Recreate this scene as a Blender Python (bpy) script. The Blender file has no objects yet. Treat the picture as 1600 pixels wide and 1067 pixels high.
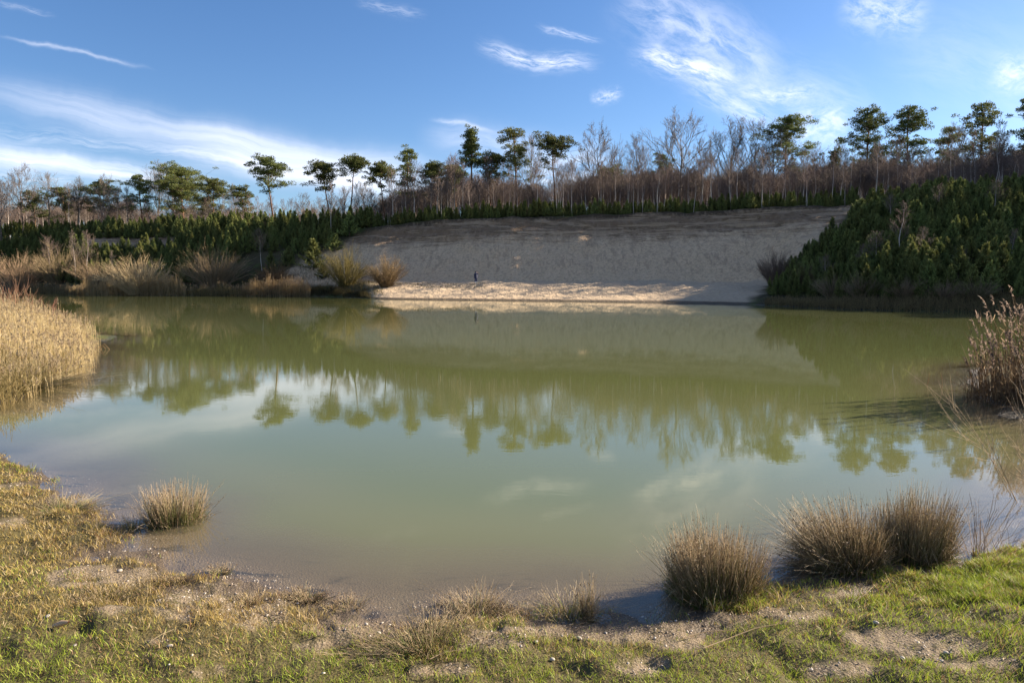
import bpy, math, random
import numpy as np
from mathutils import Vector
PI = math.pi
R = math.radians
rng = np.random.default_rng(7)
random.seed(7)
sc = bpy.context.scene
COL = sc.collection

# ------------------------------------------------------------------ camera
F = 1600 * 24 / 36.0
CAMZ = 2.7
PITCH = math.atan((533.5 - 438) / F)
cam_d = bpy.data.cameras.new('camera'); cam = bpy.data.objects.new('camera', cam_d); COL.objects.link(cam)
cam.location = (0, 0, CAMZ); cam.rotation_euler = (PI / 2 - PITCH, 0, 0)
cam_d.lens = 24; cam_d.sensor_width = 36; cam_d.clip_start = 0.1; cam_d.clip_end = 9000
sc.camera = cam
CP, SP = math.cos(PITCH), math.sin(PITCH)
def pdir(u, v):
    x = (u - 800) / F; z = (533.5 - v) / F
    return x, CP + z * SP, -SP + z * CP
def at(u, v, D):
    dx, dy, dz = pdir(u, v); t = D / dy
    return dx * t, D, CAMZ + dz * t
def onz(u, v, z=0.0):
    dx, dy, dz = pdir(u, v); t = (z - CAMZ) / dz
    return dx * t, dy * t
def proj(x, y, z):
    zz = z - CAMZ
    f = y * CP - zz * SP; up = y * SP + zz * CP
    f = np.where(np.abs(f) < 1e-3, 1e-3, f)
    return 800 + F * x / f, 533.5 - F * up / f
def zat(v, D): return at(800, v, D)[2]

# ------------------------------------------------------------------ light
SUN_EL, SUN_AZ = R(23), R(67)        # azimuth measured from +Y (view direction) towards +X
sd = (math.sin(SUN_AZ) * math.cos(SUN_EL), math.cos(SUN_AZ) * math.cos(SUN_EL), math.sin(SUN_EL))
sun_d = bpy.data.lights.new('sun', 'SUN'); sun = bpy.data.objects.new('sun', sun_d); COL.objects.link(sun)
sun_d.energy = 5.0; sun_d.angle = R(0.55); sun_d.color = (1.0, 0.86, 0.68)
sun.rotation_euler = Vector(sd).to_track_quat('Z', 'Y').to_euler()
vs = sc.view_settings
vs.view_transform = 'Standard'; vs.look = 'None'; vs.gamma = 1; vs.use_curve_mapping = False; vs.exposure = 1.66
sc.render.engine = 'CYCLES'
sc.cycles.max_bounces = 8; sc.cycles.transparent_max_bounces = 12
sc.cycles.caustics_reflective = False; sc.cycles.caustics_refractive = False

class NT:
    """small node helper"""
    def __init__(s, nt): s.nt = nt
    def n(s, t, **k):
        nd = s.nt.nodes.new(t)
        for a, b in k.items(): setattr(nd, a, b)
        return nd
    def put(s, sock, v):
        if isinstance(v, bpy.types.NodeSocket): s.nt.links.new(v, sock)
        else: sock.default_value = v
    def m(s, op, a, b=0.0, c=None, clamp=False):
        nd = s.n('ShaderNodeMath', operation=op, use_clamp=clamp)
        s.put(nd.inputs[0], a); s.put(nd.inputs[1], b)
        if c is not None: s.put(nd.inputs[2], c)
        return nd.outputs[0]
    def mix(s, f, a, b, blend='MIX'):
        nd = s.n('ShaderNodeMix', data_type='RGBA', blend_type=blend)
        s.put(nd.inputs[0], f)
        for i, v in ((6, a), (7, b)):
            if isinstance(v, tuple) and len(v) == 3: v = v + (1,)
            s.put(nd.inputs[i], v)
        return nd.outputs[2]
    def ss(s, x, a, b, lo=0.0, hi=1.0):
        nd = s.n('ShaderNodeMapRange', interpolation_type='SMOOTHSTEP')
        s.put(nd.inputs[0], x)
        for i, v in enumerate((a, b, lo, hi)): s.put(nd.inputs[i + 1], v)
        return nd.outputs[0]
    def noise(s, vec, scale, detail=3, rough=0.55, dist=0.0, col=False):
        nd = s.n('ShaderNodeTexNoise'); s.put(nd.inputs['Vector'], vec)
        nd.inputs['Scale'].default_value = scale; nd.inputs['Detail'].default_value = detail
        nd.inputs['Roughness'].default_value = rough; nd.inputs['Distortion'].default_value = dist
        return nd.outputs['Color' if col else 'Fac']
    def xyz(s, x, y, z):
        nd = s.n('ShaderNodeCombineXYZ')
        for i, v in enumerate((x, y, z)): s.put(nd.inputs[i], v)
        return nd.outputs[0]
    def scale(s, vec, sx, sy, sz):
        nd = s.n('ShaderNodeMapping'); s.put(nd.inputs['Vector'], vec); nd.inputs['Scale'].default_value = (sx, sy, sz)
        return nd.outputs[0]

# ------------------------------------------------------------------ sky with cirrus
world = bpy.data.worlds.new('World'); sc.world = world; world.use_nodes = True
wn = world.node_tree; wn.nodes.clear(); T = NT(wn)
sky = T.n('ShaderNodeTexSky', sky_type='NISHITA'); sky.sun_disc = False
sky.sun_elevation = SUN_EL; sky.sun_rotation = SUN_AZ
sky.altitude = 0; sky.air_density = 1.0; sky.dust_density = 0.35; sky.ozone_density = 2.5
tc = T.n('ShaderNodeTexCoord').outputs['Generated']
sep = T.n('ShaderNodeSeparateXYZ'); T.put(sep.inputs[0], tc)
X, Y, Z = sep.outputs
Yc = T.m('MAXIMUM', Y, 0.05)
U = T.m('DIVIDE', X, Yc); V = T.m('DIVIDE', Z, Yc)
def uv(u, v):
    d = pdir(u, v); return d[0] / d[1], d[2] / d[1]
UV = T.xyz(U, V, 0.0)
warp = T.noise(UV, 3.0, 3, 0.6, 0.0)
warp2 = T.noise(T.scale(UV, 1, 1, 1), 9.0, 4, 0.6, 0.0)
wv = T.m('MULTIPLY', T.m('SUBTRACT', warp, 0.5), 0.05)
wv = T.m('ADD', wv, T.m('MULTIPLY', T.m('SUBTRACT', warp2, 0.5), 0.03))
Vw = T.m('ADD', V, wv)
streaks = [  # ends in the sky (as seen), width, strength, grain along, bow
 (-160, 120, 800, 300, 22, .40, 2, 0.0), (200, 190, 720, 272, 16, .42, 2, 0.0), (-60, 205, 260, 224, 9, .30, 4, 0), (150, 212, 560, 285, 9, .42, 5, 0.0),
 (-160, 215, 400, 296, 15, .7, 3, 0), (230, 230, 760, 306, 17, .75, 3, 0), (-80, 262, 160, 285, 14, .35, 3, 0),
 (-20, 52, 250, 110, 2.6, .34, 10, .0), (-20, 0, 95, 28, 3.5, .22, 6, 0), (545, -8, 675, 30, 7, .25, 6, 0),
 (735, 66, 950, 98, 10, .8, 6, .012), (832, 38, 950, 62, 4.5, .5, 6, .005), (918, 152, 978, 142, 8, .55, 6, 0), 
 (975, 68, 1175, 128, 17, 1.0, 5, .006), (940, -30, 1250, 140, 38, .5, 5, 0), (1050, 118, 1240, 200, 16, .5, 5, 0),
 (1130, 135, 1300, 152, 11, .55, 7, 0), (1300, 6, 1465, 36, 26, .6, 5, .0), (1535, 122, 1680, 92, 20, .75, 5, 0),
 (1215, 195, 1340, 196, 22, .75, 4, 0), (665, 186, 790, 212, 2.8, .35, 8, 0), (640, 212, 900, 240, 20, .28, 4, 0),
 (780, 290, 980, 270, 34, .75, 3, 0), (1100, 90, 1400, 210, 40, .22, 3, 0), (1350, 60, 1750, 160, 60, .15, 3, 0)]
tot = None
for i, (u0, v0, u1, v1, w, a, g, bow) in enumerate(streaks):
    A = uv(u0, v0); B = uv(u1, v1)
    L = math.hypot(B[0] - A[0], B[1] - A[1]); c, s_ = (B[0] - A[0]) / L, (B[1] - A[1]) / L
    W = w / F
    du = T.m('SUBTRACT', U, A[0]); dv = T.m('SUBTRACT', Vw, A[1])
    sx = T.m('DIVIDE', T.m('ADD', T.m('MULTIPLY', du, c), T.m('MULTIPLY', dv, s_)), L)
    tx = T.m('ADD', T.m('MULTIPLY', du, -s_), T.m('MULTIPLY', dv, c))
    if bow:
        q = T.m('SUBTRACT', sx, 0.45); tx = T.m('SUBTRACT', tx, T.m('MULTIPLY', T.m('MULTIPLY', q, q), bow * 4)); tx = T.m('ADD', tx, bow)
    tx = T.m('DIVIDE', tx, W)
    nz = T.noise(T.xyz(T.m('MULTIPLY', sx, g * 0.8), T.m('MULTIPLY', tx, 1.1), float(i) * 3.7), 1.3, 6, 0.68, 0.35)
    along = T.m('MULTIPLY', T.ss(sx, 0.0, 0.35), T.ss(sx, 1.0, 0.62))
    cross = T.m('EXPONENT', T.m('MULTIPLY', T.m('MULTIPLY', tx, tx), -0.9))
    k = T.m('MULTIPLY', T.m('MULTIPLY', along, cross), T.m('MULTIPLY', T.ss(nz, *((0.05, 0.62) if w > 14 and u0 < 660 or g > 7 else (0.30, 0.70))), a))
    tot = k if tot is None else T.m('SUBTRACT', T.m('ADD', tot, k), T.m('MULTIPLY', tot, k))
front = T.ss(Y, 0.12, 0.4)
# generic cirrus for the unseen sky, turned up to add neutral ambient light
pl = T.xyz(T.m('DIVIDE', X, T.m('ADD', T.m('ABSOLUTE', Z), 0.08)), T.m('DIVIDE', Y, T.m('ADD', T.m('ABSOLUTE', Z), 0.08)), 0)
gen = T.m('MULTIPLY', T.ss(T.noise(T.scale(pl, 0.4, 1.3, 1), 1.6, 6, 0.62, 0.6), 0.42, 0.76), 0.7)
tot = T.m('ADD', T.m('MULTIPLY', tot, front), T.m('MULTIPLY', gen, T.m('SUBTRACT', 1.0, front)))
hs = T.n('ShaderNodeHueSaturation'); hs.inputs['Saturation'].default_value = 1.15; hs.inputs['Value'].default_value = 1.0
T.put(hs.inputs['Color'], sky.outputs[0])
base = T.mix(1.0, hs.outputs[0], (0.85, 0.90, 1.05), 'MULTIPLY')
cloudcol = T.mix(T.ss(Z, 0.0, 0.45), (9.6, 9.4, 9.9), (8.6, 8.8, 9.8))
final = T.mix(T.m('MULTIPLY', tot, 0.85), base, cloudcol)
bg = T.n('ShaderNodeBackground'); T.put(bg.inputs[0], final); bg.inputs[1].default_value = 0.052
wo = T.n('ShaderNodeOutputWorld'); wn.links.new(bg.outputs[0], wo.inputs[0])

# ------------------------------------------------------------------ helpers
def hash2(ix, iy, s):
    h = (ix.astype(np.int64) * 374761393 + iy.astype(np.int64) * 668265263 + s * 982451653) & 0xffffffff
    h = ((h ^ (h >> 13)) * 1274126177) & 0xffffffff
    return ((h ^ (h >> 16)) & 0xffff) / 65535.0
def vnoise(x, y, s=0):
    x = np.asarray(x, float); y = np.asarray(y, float)
    ix = np.floor(x); iy = np.floor(y); fx = x - ix; fy = y - iy
    fx = fx * fx * (3 - 2 * fx); fy = fy * fy * (3 - 2 * fy)
    a = hash2(ix, iy, s); b = hash2(ix + 1, iy, s); c = hash2(ix, iy + 1, s); d = hash2(ix + 1, iy + 1, s)
    return (a * (1 - fx) + b * fx) * (1 - fy) + (c * (1 - fx) + d * fx) * fy
def fbm(x, y, s=0, o=4):
    t = 0; a = .5; n = 0
    for i in range(o):
        t = t + a * vnoise(x, y, s + i * 17); n += a; a *= .5; x = x * 2.03 + 11.1; y = y * 2.03 + 5.7
    return t / n
def smooth(x, a, b):
    t = np.clip((x - a) / (b - a), 0, 1); return t * t * (3 - 2 * t)

def mesh_np(name, verts, faces, col=None, attrs=None, smoothf=False):
    """faces: (n,k) int array or list of such"""
    me = bpy.data.meshes.new(name)
    verts = np.asarray(verts, np.float32).reshape(-1, 3)
    if isinstance(faces, np.ndarray): faces = [faces]
    faces = [f for f in faces if len(f)]
    me.vertices.add(len(verts)); me.vertices.foreach_set('co', verts.ravel())
    nl = sum(f.size for f in faces); nf = sum(len(f) for f in faces)
    me.loops.add(nl); me.polygons.add(nf)
    me.loops.foreach_set('vertex_index', np.concatenate([f.ravel() for f in faces]).astype(np.int32))
    tot_ = np.concatenate([np.full(len(f), f.shape[1]) for f in faces])
    st = np.concatenate([[0], np.cumsum(tot_)[:-1]]).astype(np.int32)
    me.polygons.foreach_set('loop_start', st)
    me.update(calc_edges=True)
    if smoothf: me.polygons.foreach_set('use_smooth', np.ones(nf, bool))
    if col is not None:
        a = me.color_attributes.new('Col', 'FLOAT_COLOR', 'POINT')
        c = np.ones((len(verts), 4), np.float32); c[:, :3] = col; a.data.foreach_set('color', c.ravel())
    for k, v in (attrs or {}).items():
        a = me.attributes.new(k, 'FLOAT', 'POINT'); a.data.foreach_set('value', np.asarray(v, np.float32))
    return me
def link(name, me, mat=None, parent=None, loc=None):
    o = bpy.data.objects.new(name, me); COL.objects.link(o)
    if mat is not None and me is not None and not me.materials: me.materials.append(mat)
    if parent: o.parent = parent
    if loc is not None: o.location = loc
    return o
def tag(o, label=None, cat=None, group=None, kind=None):
    if label: o['label'] = label
    if cat: o['category'] = cat
    if group: o['group'] = group
    if kind: o['kind'] = kind
    return o
def tube(P, Rr, sides=3):
    """P (N,K,3), Rr (N,K) -> verts, quads"""
    P = np.asarray(P, float); N, K, _ = P.shape
    Tn = np.empty_like(P); Tn[:, 1:-1] = P[:, 2:] - P[:, :-2]; Tn[:, 0] = P[:, 1] - P[:, 0]; Tn[:, -1] = P[:, -1] - P[:, -2]
    Tn /= np.linalg.norm(Tn, axis=2, keepdims=True) + 1e-9
    ref = np.where(np.abs(Tn[:, :1, 2:3]) > .9, np.array([1., 0, 0]), np.array([0, 0, 1.]))
    ref = np.broadcast_to(ref, P.shape)
    A = np.cross(Tn, ref); A /= np.linalg.norm(A, axis=2, keepdims=True) + 1e-9; B = np.cross(Tn, A)
    ang = np.arange(sides) * 2 * PI / sides + rng.random((N, 1, 1)) * 6
    Vv = P[:, :, None, :] + Rr[:, :, None, None] * (np.cos(ang)[..., None] * A[:, :, None, :] + np.sin(ang)[..., None] * B[:, :, None, :])
    idx = np.arange(N * K * sides).reshape(N, K, sides)
    a = idx[:, :-1]; b = np.roll(a, -1, 2); c = idx[:, 1:]; d = np.roll(c, -1, 2)
    return Vv.reshape(-1, 3), np.stack([a, b, d, c], -1).reshape(-1, 4)
def blades(P, Wd, side=None):
    """flat ribbons"""
    P = np.asarray(P, float); N, K, _ = P.shape
    if side is None:
        a = rng.random(N) * 2 * PI; side = np.stack([np.cos(a), np.sin(a), 0 * a], -1)
    S = side[:, None, :] * Wd[..., None] * .5
    Vv = np.stack([P - S, P + S], 2)
    idx = np.arange(N * K * 2).reshape(N, K, 2)
    q = np.stack([idx[:, :-1, 0], idx[:, :-1, 1], idx[:, 1:, 1], idx[:, 1:, 0]], -1).reshape(-1, 4)
    return Vv.reshape(-1, 3), q
class Acc:
    def __init__(s): s.v = []; s.f = {}; s.c = []; s.n = 0
    def add(s, v, f, c):
        v = np.asarray(v).reshape(-1, 3); c = np.asarray(c, float)
        if c.ndim == 1: c = np.broadcast_to(c, (len(v), 3))
        s.v.append(v); s.c.append(c.reshape(-1, 3)); s.f.setdefault(f.shape[1], []).append(f + s.n); s.n += len(v)
    def mesh(s, name, sm=False):
        return mesh_np(name, np.concatenate(s.v), [np.concatenate(x) for x in s.f.values()], np.concatenate(s.c), smoothf=sm)
def unit(v): return v / (np.linalg.norm(v, axis=-1, keepdims=True) + 1e-9)

# ------------------------------------------------------------------ terrain
YS_U = [-200, 0, 70, 130, 280, 480, 560, 600, 750, 900, 1050, 1190, 1235, 1350, 1540, 1750]
YS_Y = [152, 150, 144, 127, 117, 115, 105, 98, 92, 87, 82, 75, 69, 62, 58, 56]
KU = [0, 280, 440, 500, 570, 640, 750, 1000, 1200, 1350, 1450, 1600]
o1 = [8, 9, 3, 1.5, 7, 14, 18, 16, 13, 6, 4, 3]
z1 = [1.3, 1.2, 1.2, 1.1, 1.9, 2.1, 2.3, 2.1, 1.7, 1.4, 1.2, 1.3]
o2 = [22, 20, 6, 4, 12, 20, 21.5, 24, 25, 12, 6, 5]
z2 = [3.5, 3, 2.2, 2.0, 2.3, 2.3, 2.4, 2.5, 2.4, 3.0, 2.5, 2.3]
o3 = [36, 34, 17, 13, 22, 30, 33, 38, 39, 32, 22, 18]
z3 = [8.5, 8.5, 8.5, 7, 8.5, 9, 11.3, 12.0, 12.2, 9.5, 10, 9.5]
o4 = [52, 56, 34, 23, 29, 36, 37.5, 42, 43, 46, 36, 32]
vc = [368, 362, 357, 360, 358, 349, 343, 335, 327, 323, 321, 303]
def _sm(u, tab):
    g = np.arange(-400, 2001, 10.0); q_ = np.interp(g, u, tab); k_ = np.hanning(13); k_ /= k_.sum()
    return g, np.convolve(np.pad(q_, 6, 'edge'), k_, 'valid')
_g, _ys = _sm(YS_U, YS_Y); _t = [_sm(KU, q_)[1] for q_ in (o1, z1, o2, z2, o3, z3, o4, vc)]
YS_U, YS_Y, KU = _g, _ys, _g; o1, z1, o2, z2, o3, z3, o4, vc = _t
NEAR = [onz(0, 715), onz(60, 738), onz(135, 792), onz(200, 830), onz(208, 868), onz(300, 902), onz(440, 935), onz(560, 955), onz(620, 966), onz(690, 950),
        onz(790, 948), onz(900, 955), onz(1000, 972), onz(1070, 962), onz(1150, 935), onz(1220, 910), onz(1290, 905), onz(1380, 885), onz(1480, 880), onz(1530, 857), onz(1620, 853)]
NEARPOLY = [(-400, 60), (-120, 62), (-60, 44), (-30, 38), (-19, 33), onz(140, 538), onz(152, 548), onz(128, 572), onz(70, 606), onz(0, 640), (-12.5, 13), (-11, 11.6), (-9.3, 10.9)] + NEAR + \
       [(6.6, 7.9), (8.8, 9.6), (11.0, 12.2), (12.6, 14.2), onz(1580, 650), onz(1530, 622), (12.3, 18.2), (14.5, 21), (22, 24), (40, 30), (80, 36), (400, 40), (400, -400), (-400, -400)]
NP_ = np.array(NEARPOLY)
def sdf_near(x, y):
    """positive inside the near land"""
    x = np.asarray(x, float); y = np.asarray(y, float)
    d2 = np.full(x.shape, 1e18); inside = np.zeros(x.shape, bool)
    n = len(NP_)
    for i in range(n):
        ax, ay = NP_[i]; bx, by = NP_[(i + 1) % n]
        ex, ey = bx - ax, by - ay; t = np.clip(((x - ax) * ex + (y - ay) * ey) / (ex * ex + ey * ey), 0, 1)
        d2 = np.minimum(d2, (x - ax - t * ex) ** 2 + (y - ay - t * ey) ** 2)
        cond = (ay > y) != (by > y)
        with np.errstate(divide='ignore', invalid='ignore'):
            xi = (bx - ax) * (y - ay) / (by - ay) + ax
        inside ^= cond & (x < xi)
    return np.where(inside, 1, -1) * np.sqrt(d2)
def far_cols(x, y):
    th = np.arctan2(x, y); thc = np.clip(th, R(-38.5), R(38.5))
    u = 800 + F * np.tan(thc)
    r = np.hypot(x, y)
    ysh = np.interp(u, YS_U, YS_Y)
    return u, r * np.cos(thc) - ysh
def height(x, y, detail=True):
    x = np.asarray(x, float); y = np.asarray(y, float)
    d = sdf_near(x, y)
    wob = (fbm(x * .9, y * .9, 3, 4) - .5) * .5 * np.clip(np.hypot(x, y) / 8, .5, 2)
    dn = d + wob
    hn = np.where(dn > 0, 0.9 * (1 - np.exp(-dn / 6.5)) + 0.012 * np.clip(dn, 0, 60), dn * 0.115 - 0.04 * dn * dn)
    u, o = far_cols(x, y)
    o = o + (fbm(x * .12, y * .12, 9, 3) - .5) * 1.0 * smooth(np.abs(o), 0, 3)
    A = [np.interp(u, KU, q) for q in (o1, z1, o2, z2, o3, z3, o4)]
    z4 = CAMZ + (438 - np.interp(u, KU, vc)) / F * (np.interp(u, YS_U, YS_Y) + A[6])
    hf = np.where(o < 0, o * 0.25, 0.0)
    X0 = 0 * o; Z0 = 0 * o
    for xo, zo in ((A[0], A[1]), (A[2], A[3]), (A[4], A[5]), (A[6], z4), (A[6] + 150, z4 + 3.0)):
        t = np.clip((o - X0) / (xo - X0), 0, 1)
        hf = np.where(o > X0, Z0 + (zo - Z0) * t, hf); X0, Z0 = xo, zo
    land = smooth(o, 1, 8)
    hf = hf + land * (fbm(x * .25, y * .25, 21, 4) - .5) * 1.1
    # relief of the sand face: ledges, gullies
    face = smooth(o, A[2], A[2] + 3) * smooth(o, A[6] + 1, A[6] - 1)
    hf = hf + face * ((fbm(x * .22, y * .12, 31, 3) - .5) * .35 + (fbm(x * .9, y * .7, 33, 4) - .5) * .22)
    hf = hf + face * smooth(hf, 8.5, 11) * (fbm(x * .05 + 3, hf * 1.5, 131, 3) - .5) * 1.0
    beach = smooth(o, .2, 2) * smooth(o, A[2] + 2, A[2])
    hf = hf + beach * (fbm(x * 1.1, y * 1.1, 41, 3) - .5) * .3
    h = np.maximum(np.maximum(hn, hf), -2.5)
    if detail:
        near = smooth(np.hypot(x, y), 16, 9) * smooth(dn, -.5, .15)
        tus = fbm(x * 3.2, y * 3.2, 51, 4)
        h = h + near * ((tus - .5) * .135 + (fbm(x * 11, y * 11, 57, 2) - .5) * .035 + (fbm(x * .8, y * .8, 59, 2) - .5) * .12 * smooth(dn, .1, 1))
    return h
def hz(x, y): return float(height(np.array([x]), np.array([y]))[0])

fine = np.arange(-39, 39.01, 0.15)
left = -39 - np.cumsum(np.linspace(.3, 9, 26)); left = left[left > -178][::-1]
right = -left[::-1]
th = np.radians(np.concatenate([left, fine, right]))
rr = np.concatenate([np.geomspace(0.6, 12, 170), np.linspace(12.3, 50, 44), np.linspace(51, 88, 50), np.linspace(88.4, 140, 150), np.geomspace(141.5, 230, 45), np.geomspace(240, 5500, 22)])
TH, RR = np.meshgrid(th, rr)
GX = RR * np.sin(TH); GY = RR * np.cos(TH); GZ = height(GX, GY)
nr, nt_ = GX.shape
idx = np.arange(nr * nt_).reshape(nr, nt_)
q = np.stack([idx[:-1, :-1], idx[1:, :-1], idx[1:, 1:], idx[:-1, 1:]], -1).reshape(-1, 4)[:, ::-1]
seam = np.stack([idx[:-1, -1], idx[1:, -1], idx[1:, 0], idx[:-1, 0]], -1)[:, ::-1]
hub_faces = np.stack([idx[0, :-1], idx[0, 1:], np.full(nt_ - 1, nr * nt_)], -1)[:, ::-1]
PU, PV = proj(GX, GY, GZ)
uu, oo = far_cols(GX, GY)
O1 = np.interp(uu, KU, o1); O2 = np.interp(uu, KU, o2); O4 = np.interp(uu, KU, o4)
def veg_edge_right(u, v):  # >0 : inside the young pines of the right slope
    return u - (1350 - (v - 320) * 1.18)
def veg_edge_left(u, v):   # >0 : inside the left thicket
    return (350 + np.clip(600 - u, -200, 400) * .50) - v
nz1 = (fbm(GX * .5, GY * .5, 61, 3) - .5)
sand = smooth(oo, -.5, 0) * smooth(oo, O4 + .6, O4 - .2)
sand *= smooth(veg_edge_right(PU, PV) + nz1 * 30, 12, -12)
onface = smooth(oo, O2 - 2, O2 + .5)
sand *= np.where(PU < 640, 1 - (1 - onface) * smooth(PU, 600, 560), 1)
sand *= np.where(onface > .4, smooth(-veg_edge_left(PU, PV) + nz1 * 24, -14, 8), 1)
sand *= smooth(PU + nz1 * 30, 425, 470)
patch = np.exp(-(((PU - 165) / 60) ** 2 + ((PV - 379) / 9) ** 2)) * (GY > 100) + np.exp(-(((PU - 250) / 25) ** 2 + ((PV - 375) / 7) ** 2)) * (GY > 100)
sand = np.maximum(sand, smooth(patch, .35, .6))
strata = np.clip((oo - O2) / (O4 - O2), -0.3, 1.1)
near_m = smooth(np.hypot(GX, GY), 40, 30)
# bare gravel patches along the near shore
bare_list = [(180, 897, 120, 18), (120, 905, 70, 12), (330, 925, 90, 20), (390, 965, 110, 22), (240, 1000, 60, 9), (560, 975, 120, 26), (500, 1005, 60, 14), (800, 985, 130, 22), (960, 990, 100, 30), (905, 1015, 50, 14),
             (1040, 985, 80, 20), (1130, 960, 70, 16), (1200, 948, 90, 16), (1010, 1040, 60, 18), (1250, 960, 60, 10), (1390, 1000, 90, 16), (1480, 1010, 110, 18), (1560, 1035, 80, 16), (1330, 1045, 60, 14),
             (1440, 935, 60, 9), (1320, 930, 60, 9), (700, 1045, 60, 9), (20, 760, 40, 6), (20, 815, 40, 7), (330, 1050, 60, 8)]
def baremask(x, y, z):
    u, v = proj(x, y, z); b = 0
    for a in bare_list: b = np.maximum(b, .92 * np.exp(-(((u - a[0]) / a[2]) ** 2 + ((v - a[1]) / a[3]) ** 2) * 1.0))
    d = sdf_near(x, y)
    b = np.maximum(b, smooth(d + (fbm(x * 2, y * 2, 77, 3) - .5) * .9, .22, -.05) * np.where(u > 1240, .75, 1))
    n = fbm(x * 2.6, y * 2.6, 71, 4)
    return smooth(b + (n - .5) * 1.7, .38, .66), d
bare = np.zeros_like(GX); selm = np.hypot(GX, GY) < 16
bm_, _ = baremask(GX[selm], GY[selm], GZ[selm]); bare[selm] = bm_; bare *= smooth(RR, 12.5, 11)
depth = np.clip(-GZ, -1, 3)
gv = np.concatenate([np.stack([GX, GY, GZ], -1).reshape(-1, 3), [[0, 0, hz(0.01, 0.01)]]])
ap = lambda a: np.append(a.ravel(), a.ravel()[0])
gme = mesh_np('ground', gv, [np.concatenate([q, seam]), hub_faces], None,
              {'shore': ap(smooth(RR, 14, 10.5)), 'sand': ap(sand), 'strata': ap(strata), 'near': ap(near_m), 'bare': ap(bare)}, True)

def mat(name):
    m = bpy.data.materials.new(name); m.use_nodes = True; nt = m.node_tree; nt.nodes.clear()
    t = NT(nt); out = t.n('ShaderNodeOutputMaterial'); return m, t, out
def attr(t, name, kind='Fac'): return t.n('ShaderNodeAttribute', attribute_name=name).outputs[kind]

mg, t, out = mat('ground_mat')
pos = t.n('ShaderNodeNewGeometry').outputs['Position']
sp = t.n('ShaderNodeSeparateXYZ'); t.put(sp.inputs[0], pos)
s_a, st_a, nr_a, br_a = attr(t, 'sand'), attr(t, 'strata'), attr(t, 'near'), attr(t, 'bare')
n1 = t.noise(pos, .35, 5, .6); n2 = t.noise(pos, 2.2, 5, .65); n3 = t.noise(pos, 14, 4, .7); n4 = t.noise(pos, 60, 3, .7)
hb = t.noise(t.scale(pos, .12, .12, 1.6), 1.0, 5, .6, .4)
vbs = t.noise(t.scale(pos, .7, .25, .12), 1.0, 4, .6, .3)
sandc = t.mix(n1, (.58, .405, .24), (.70, .51, .325))
sandc = t.mix(t.ss(n2, .42, .68), sandc, (.46, .325, .205))
sandc = t.mix(t.m('MULTIPLY', t.ss(n3, .55, .7), .6), sandc, (.17, .115, .07))
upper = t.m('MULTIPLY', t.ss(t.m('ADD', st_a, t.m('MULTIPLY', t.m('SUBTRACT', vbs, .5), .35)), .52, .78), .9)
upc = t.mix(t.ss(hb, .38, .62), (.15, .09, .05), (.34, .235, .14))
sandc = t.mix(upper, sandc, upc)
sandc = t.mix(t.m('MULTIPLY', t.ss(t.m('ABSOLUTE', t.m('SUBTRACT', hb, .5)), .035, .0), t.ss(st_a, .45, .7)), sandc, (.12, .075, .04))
sandc = t.mix(t.ss(t.m('ADD', st_a, t.m('MULTIPLY', t.m('SUBTRACT', n2, .5), .10)), .93, .975), sandc, (.075, .052, .03))  # dark topsoil at the crest, also painted in place of overhang shade
run_ = t.noise(t.scale(pos, 1.3, .5, .22), 1.0, 5, .65, .6)
sandc = t.mix(t.m('MULTIPLY', t.ss(run_, .50, .64), t.m('MULTIPLY', t.ss(st_a, .02, .2), .5)), sandc, (.30, .21, .135))
spk = t.noise(pos, 5.5, 4, .75)
sandc = t.mix(t.m('MULTIPLY', t.ss(spk, .56, .66), .55), sandc, (.16, .11, .07))
facedim = t.m('MULTIPLY', t.ss(st_a, -.02, .12), .35)

sandc = t.mix(t.m('MULTIPLY', t.ss(st_a, .03, -.03), .55), sandc, t.mix(n3, (.33, .265, .185), (.50, .415, .30)))
sandc = t.mix(t.ss(sp.outputs[2], .30, .10), sandc, (.10, .075, .05))
forest = t.mix(n2, (.035, .035, .015), (.10, .075, .04))
forest = t.mix(t.ss(n1, .45, .65), forest, (.07, .085, .022))
n5 = t.noise(pos, 5, 5, .7)
soil = t.mix(n3, (.11, .082, .05), (.29, .225, .15)); soil = t.mix(t.ss(n5, .50, .66), soil, (.10, .085, .035)); soil = t.mix(t.ss(n4, .55, .72), soil, (.42, .36, .28)); soil = t.mix(t.ss(n4, .42, .3), soil, (.07, .05, .032))
turf = t.mix(n3, (.05, .045, .018), (.13, .105, .045))
nearc = t.mix(br_a, turf, soil)
bedn = t.noise(t.scale(pos, 1.4, 2.4, 1), 1.2, 4, .55, .5)
bed = t.mix(n2, (.15, .115, .075), (.25, .19, .13)); bed = t.mix(t.ss(bedn, .54, .66), bed, (.045, .042, .04)); bed = t.mix(t.ss(n4, .62, .72), bed, (.4, .36, .3))
wet = t.m('MULTIPLY', t.ss(sp.outputs[2], .05, -.01), attr(t, 'shore'))
nearc = t.mix(wet, nearc, bed)
nearc = t.mix(t.m('MULTIPLY', t.m('MULTIPLY', t.ss(sp.outputs[2], .075, .03), t.ss(sp.outputs[2], -.03, .005)), .65), nearc, (.075, .055, .038))
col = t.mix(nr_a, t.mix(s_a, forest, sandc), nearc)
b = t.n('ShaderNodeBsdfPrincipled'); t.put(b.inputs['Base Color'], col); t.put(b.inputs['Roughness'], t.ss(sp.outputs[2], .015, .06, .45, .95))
b.inputs['Specular IOR Level'].default_value = .2
vor = t.n('ShaderNodeTexVoronoi'); t.put(vor.inputs['Vector'], pos); vor.inputs['Scale'].default_value = 2.6
vor2 = t.n('ShaderNodeTexVoronoi'); t.put(vor2.inputs['Vector'], pos); vor2.inputs['Scale'].default_value = 45
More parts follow.
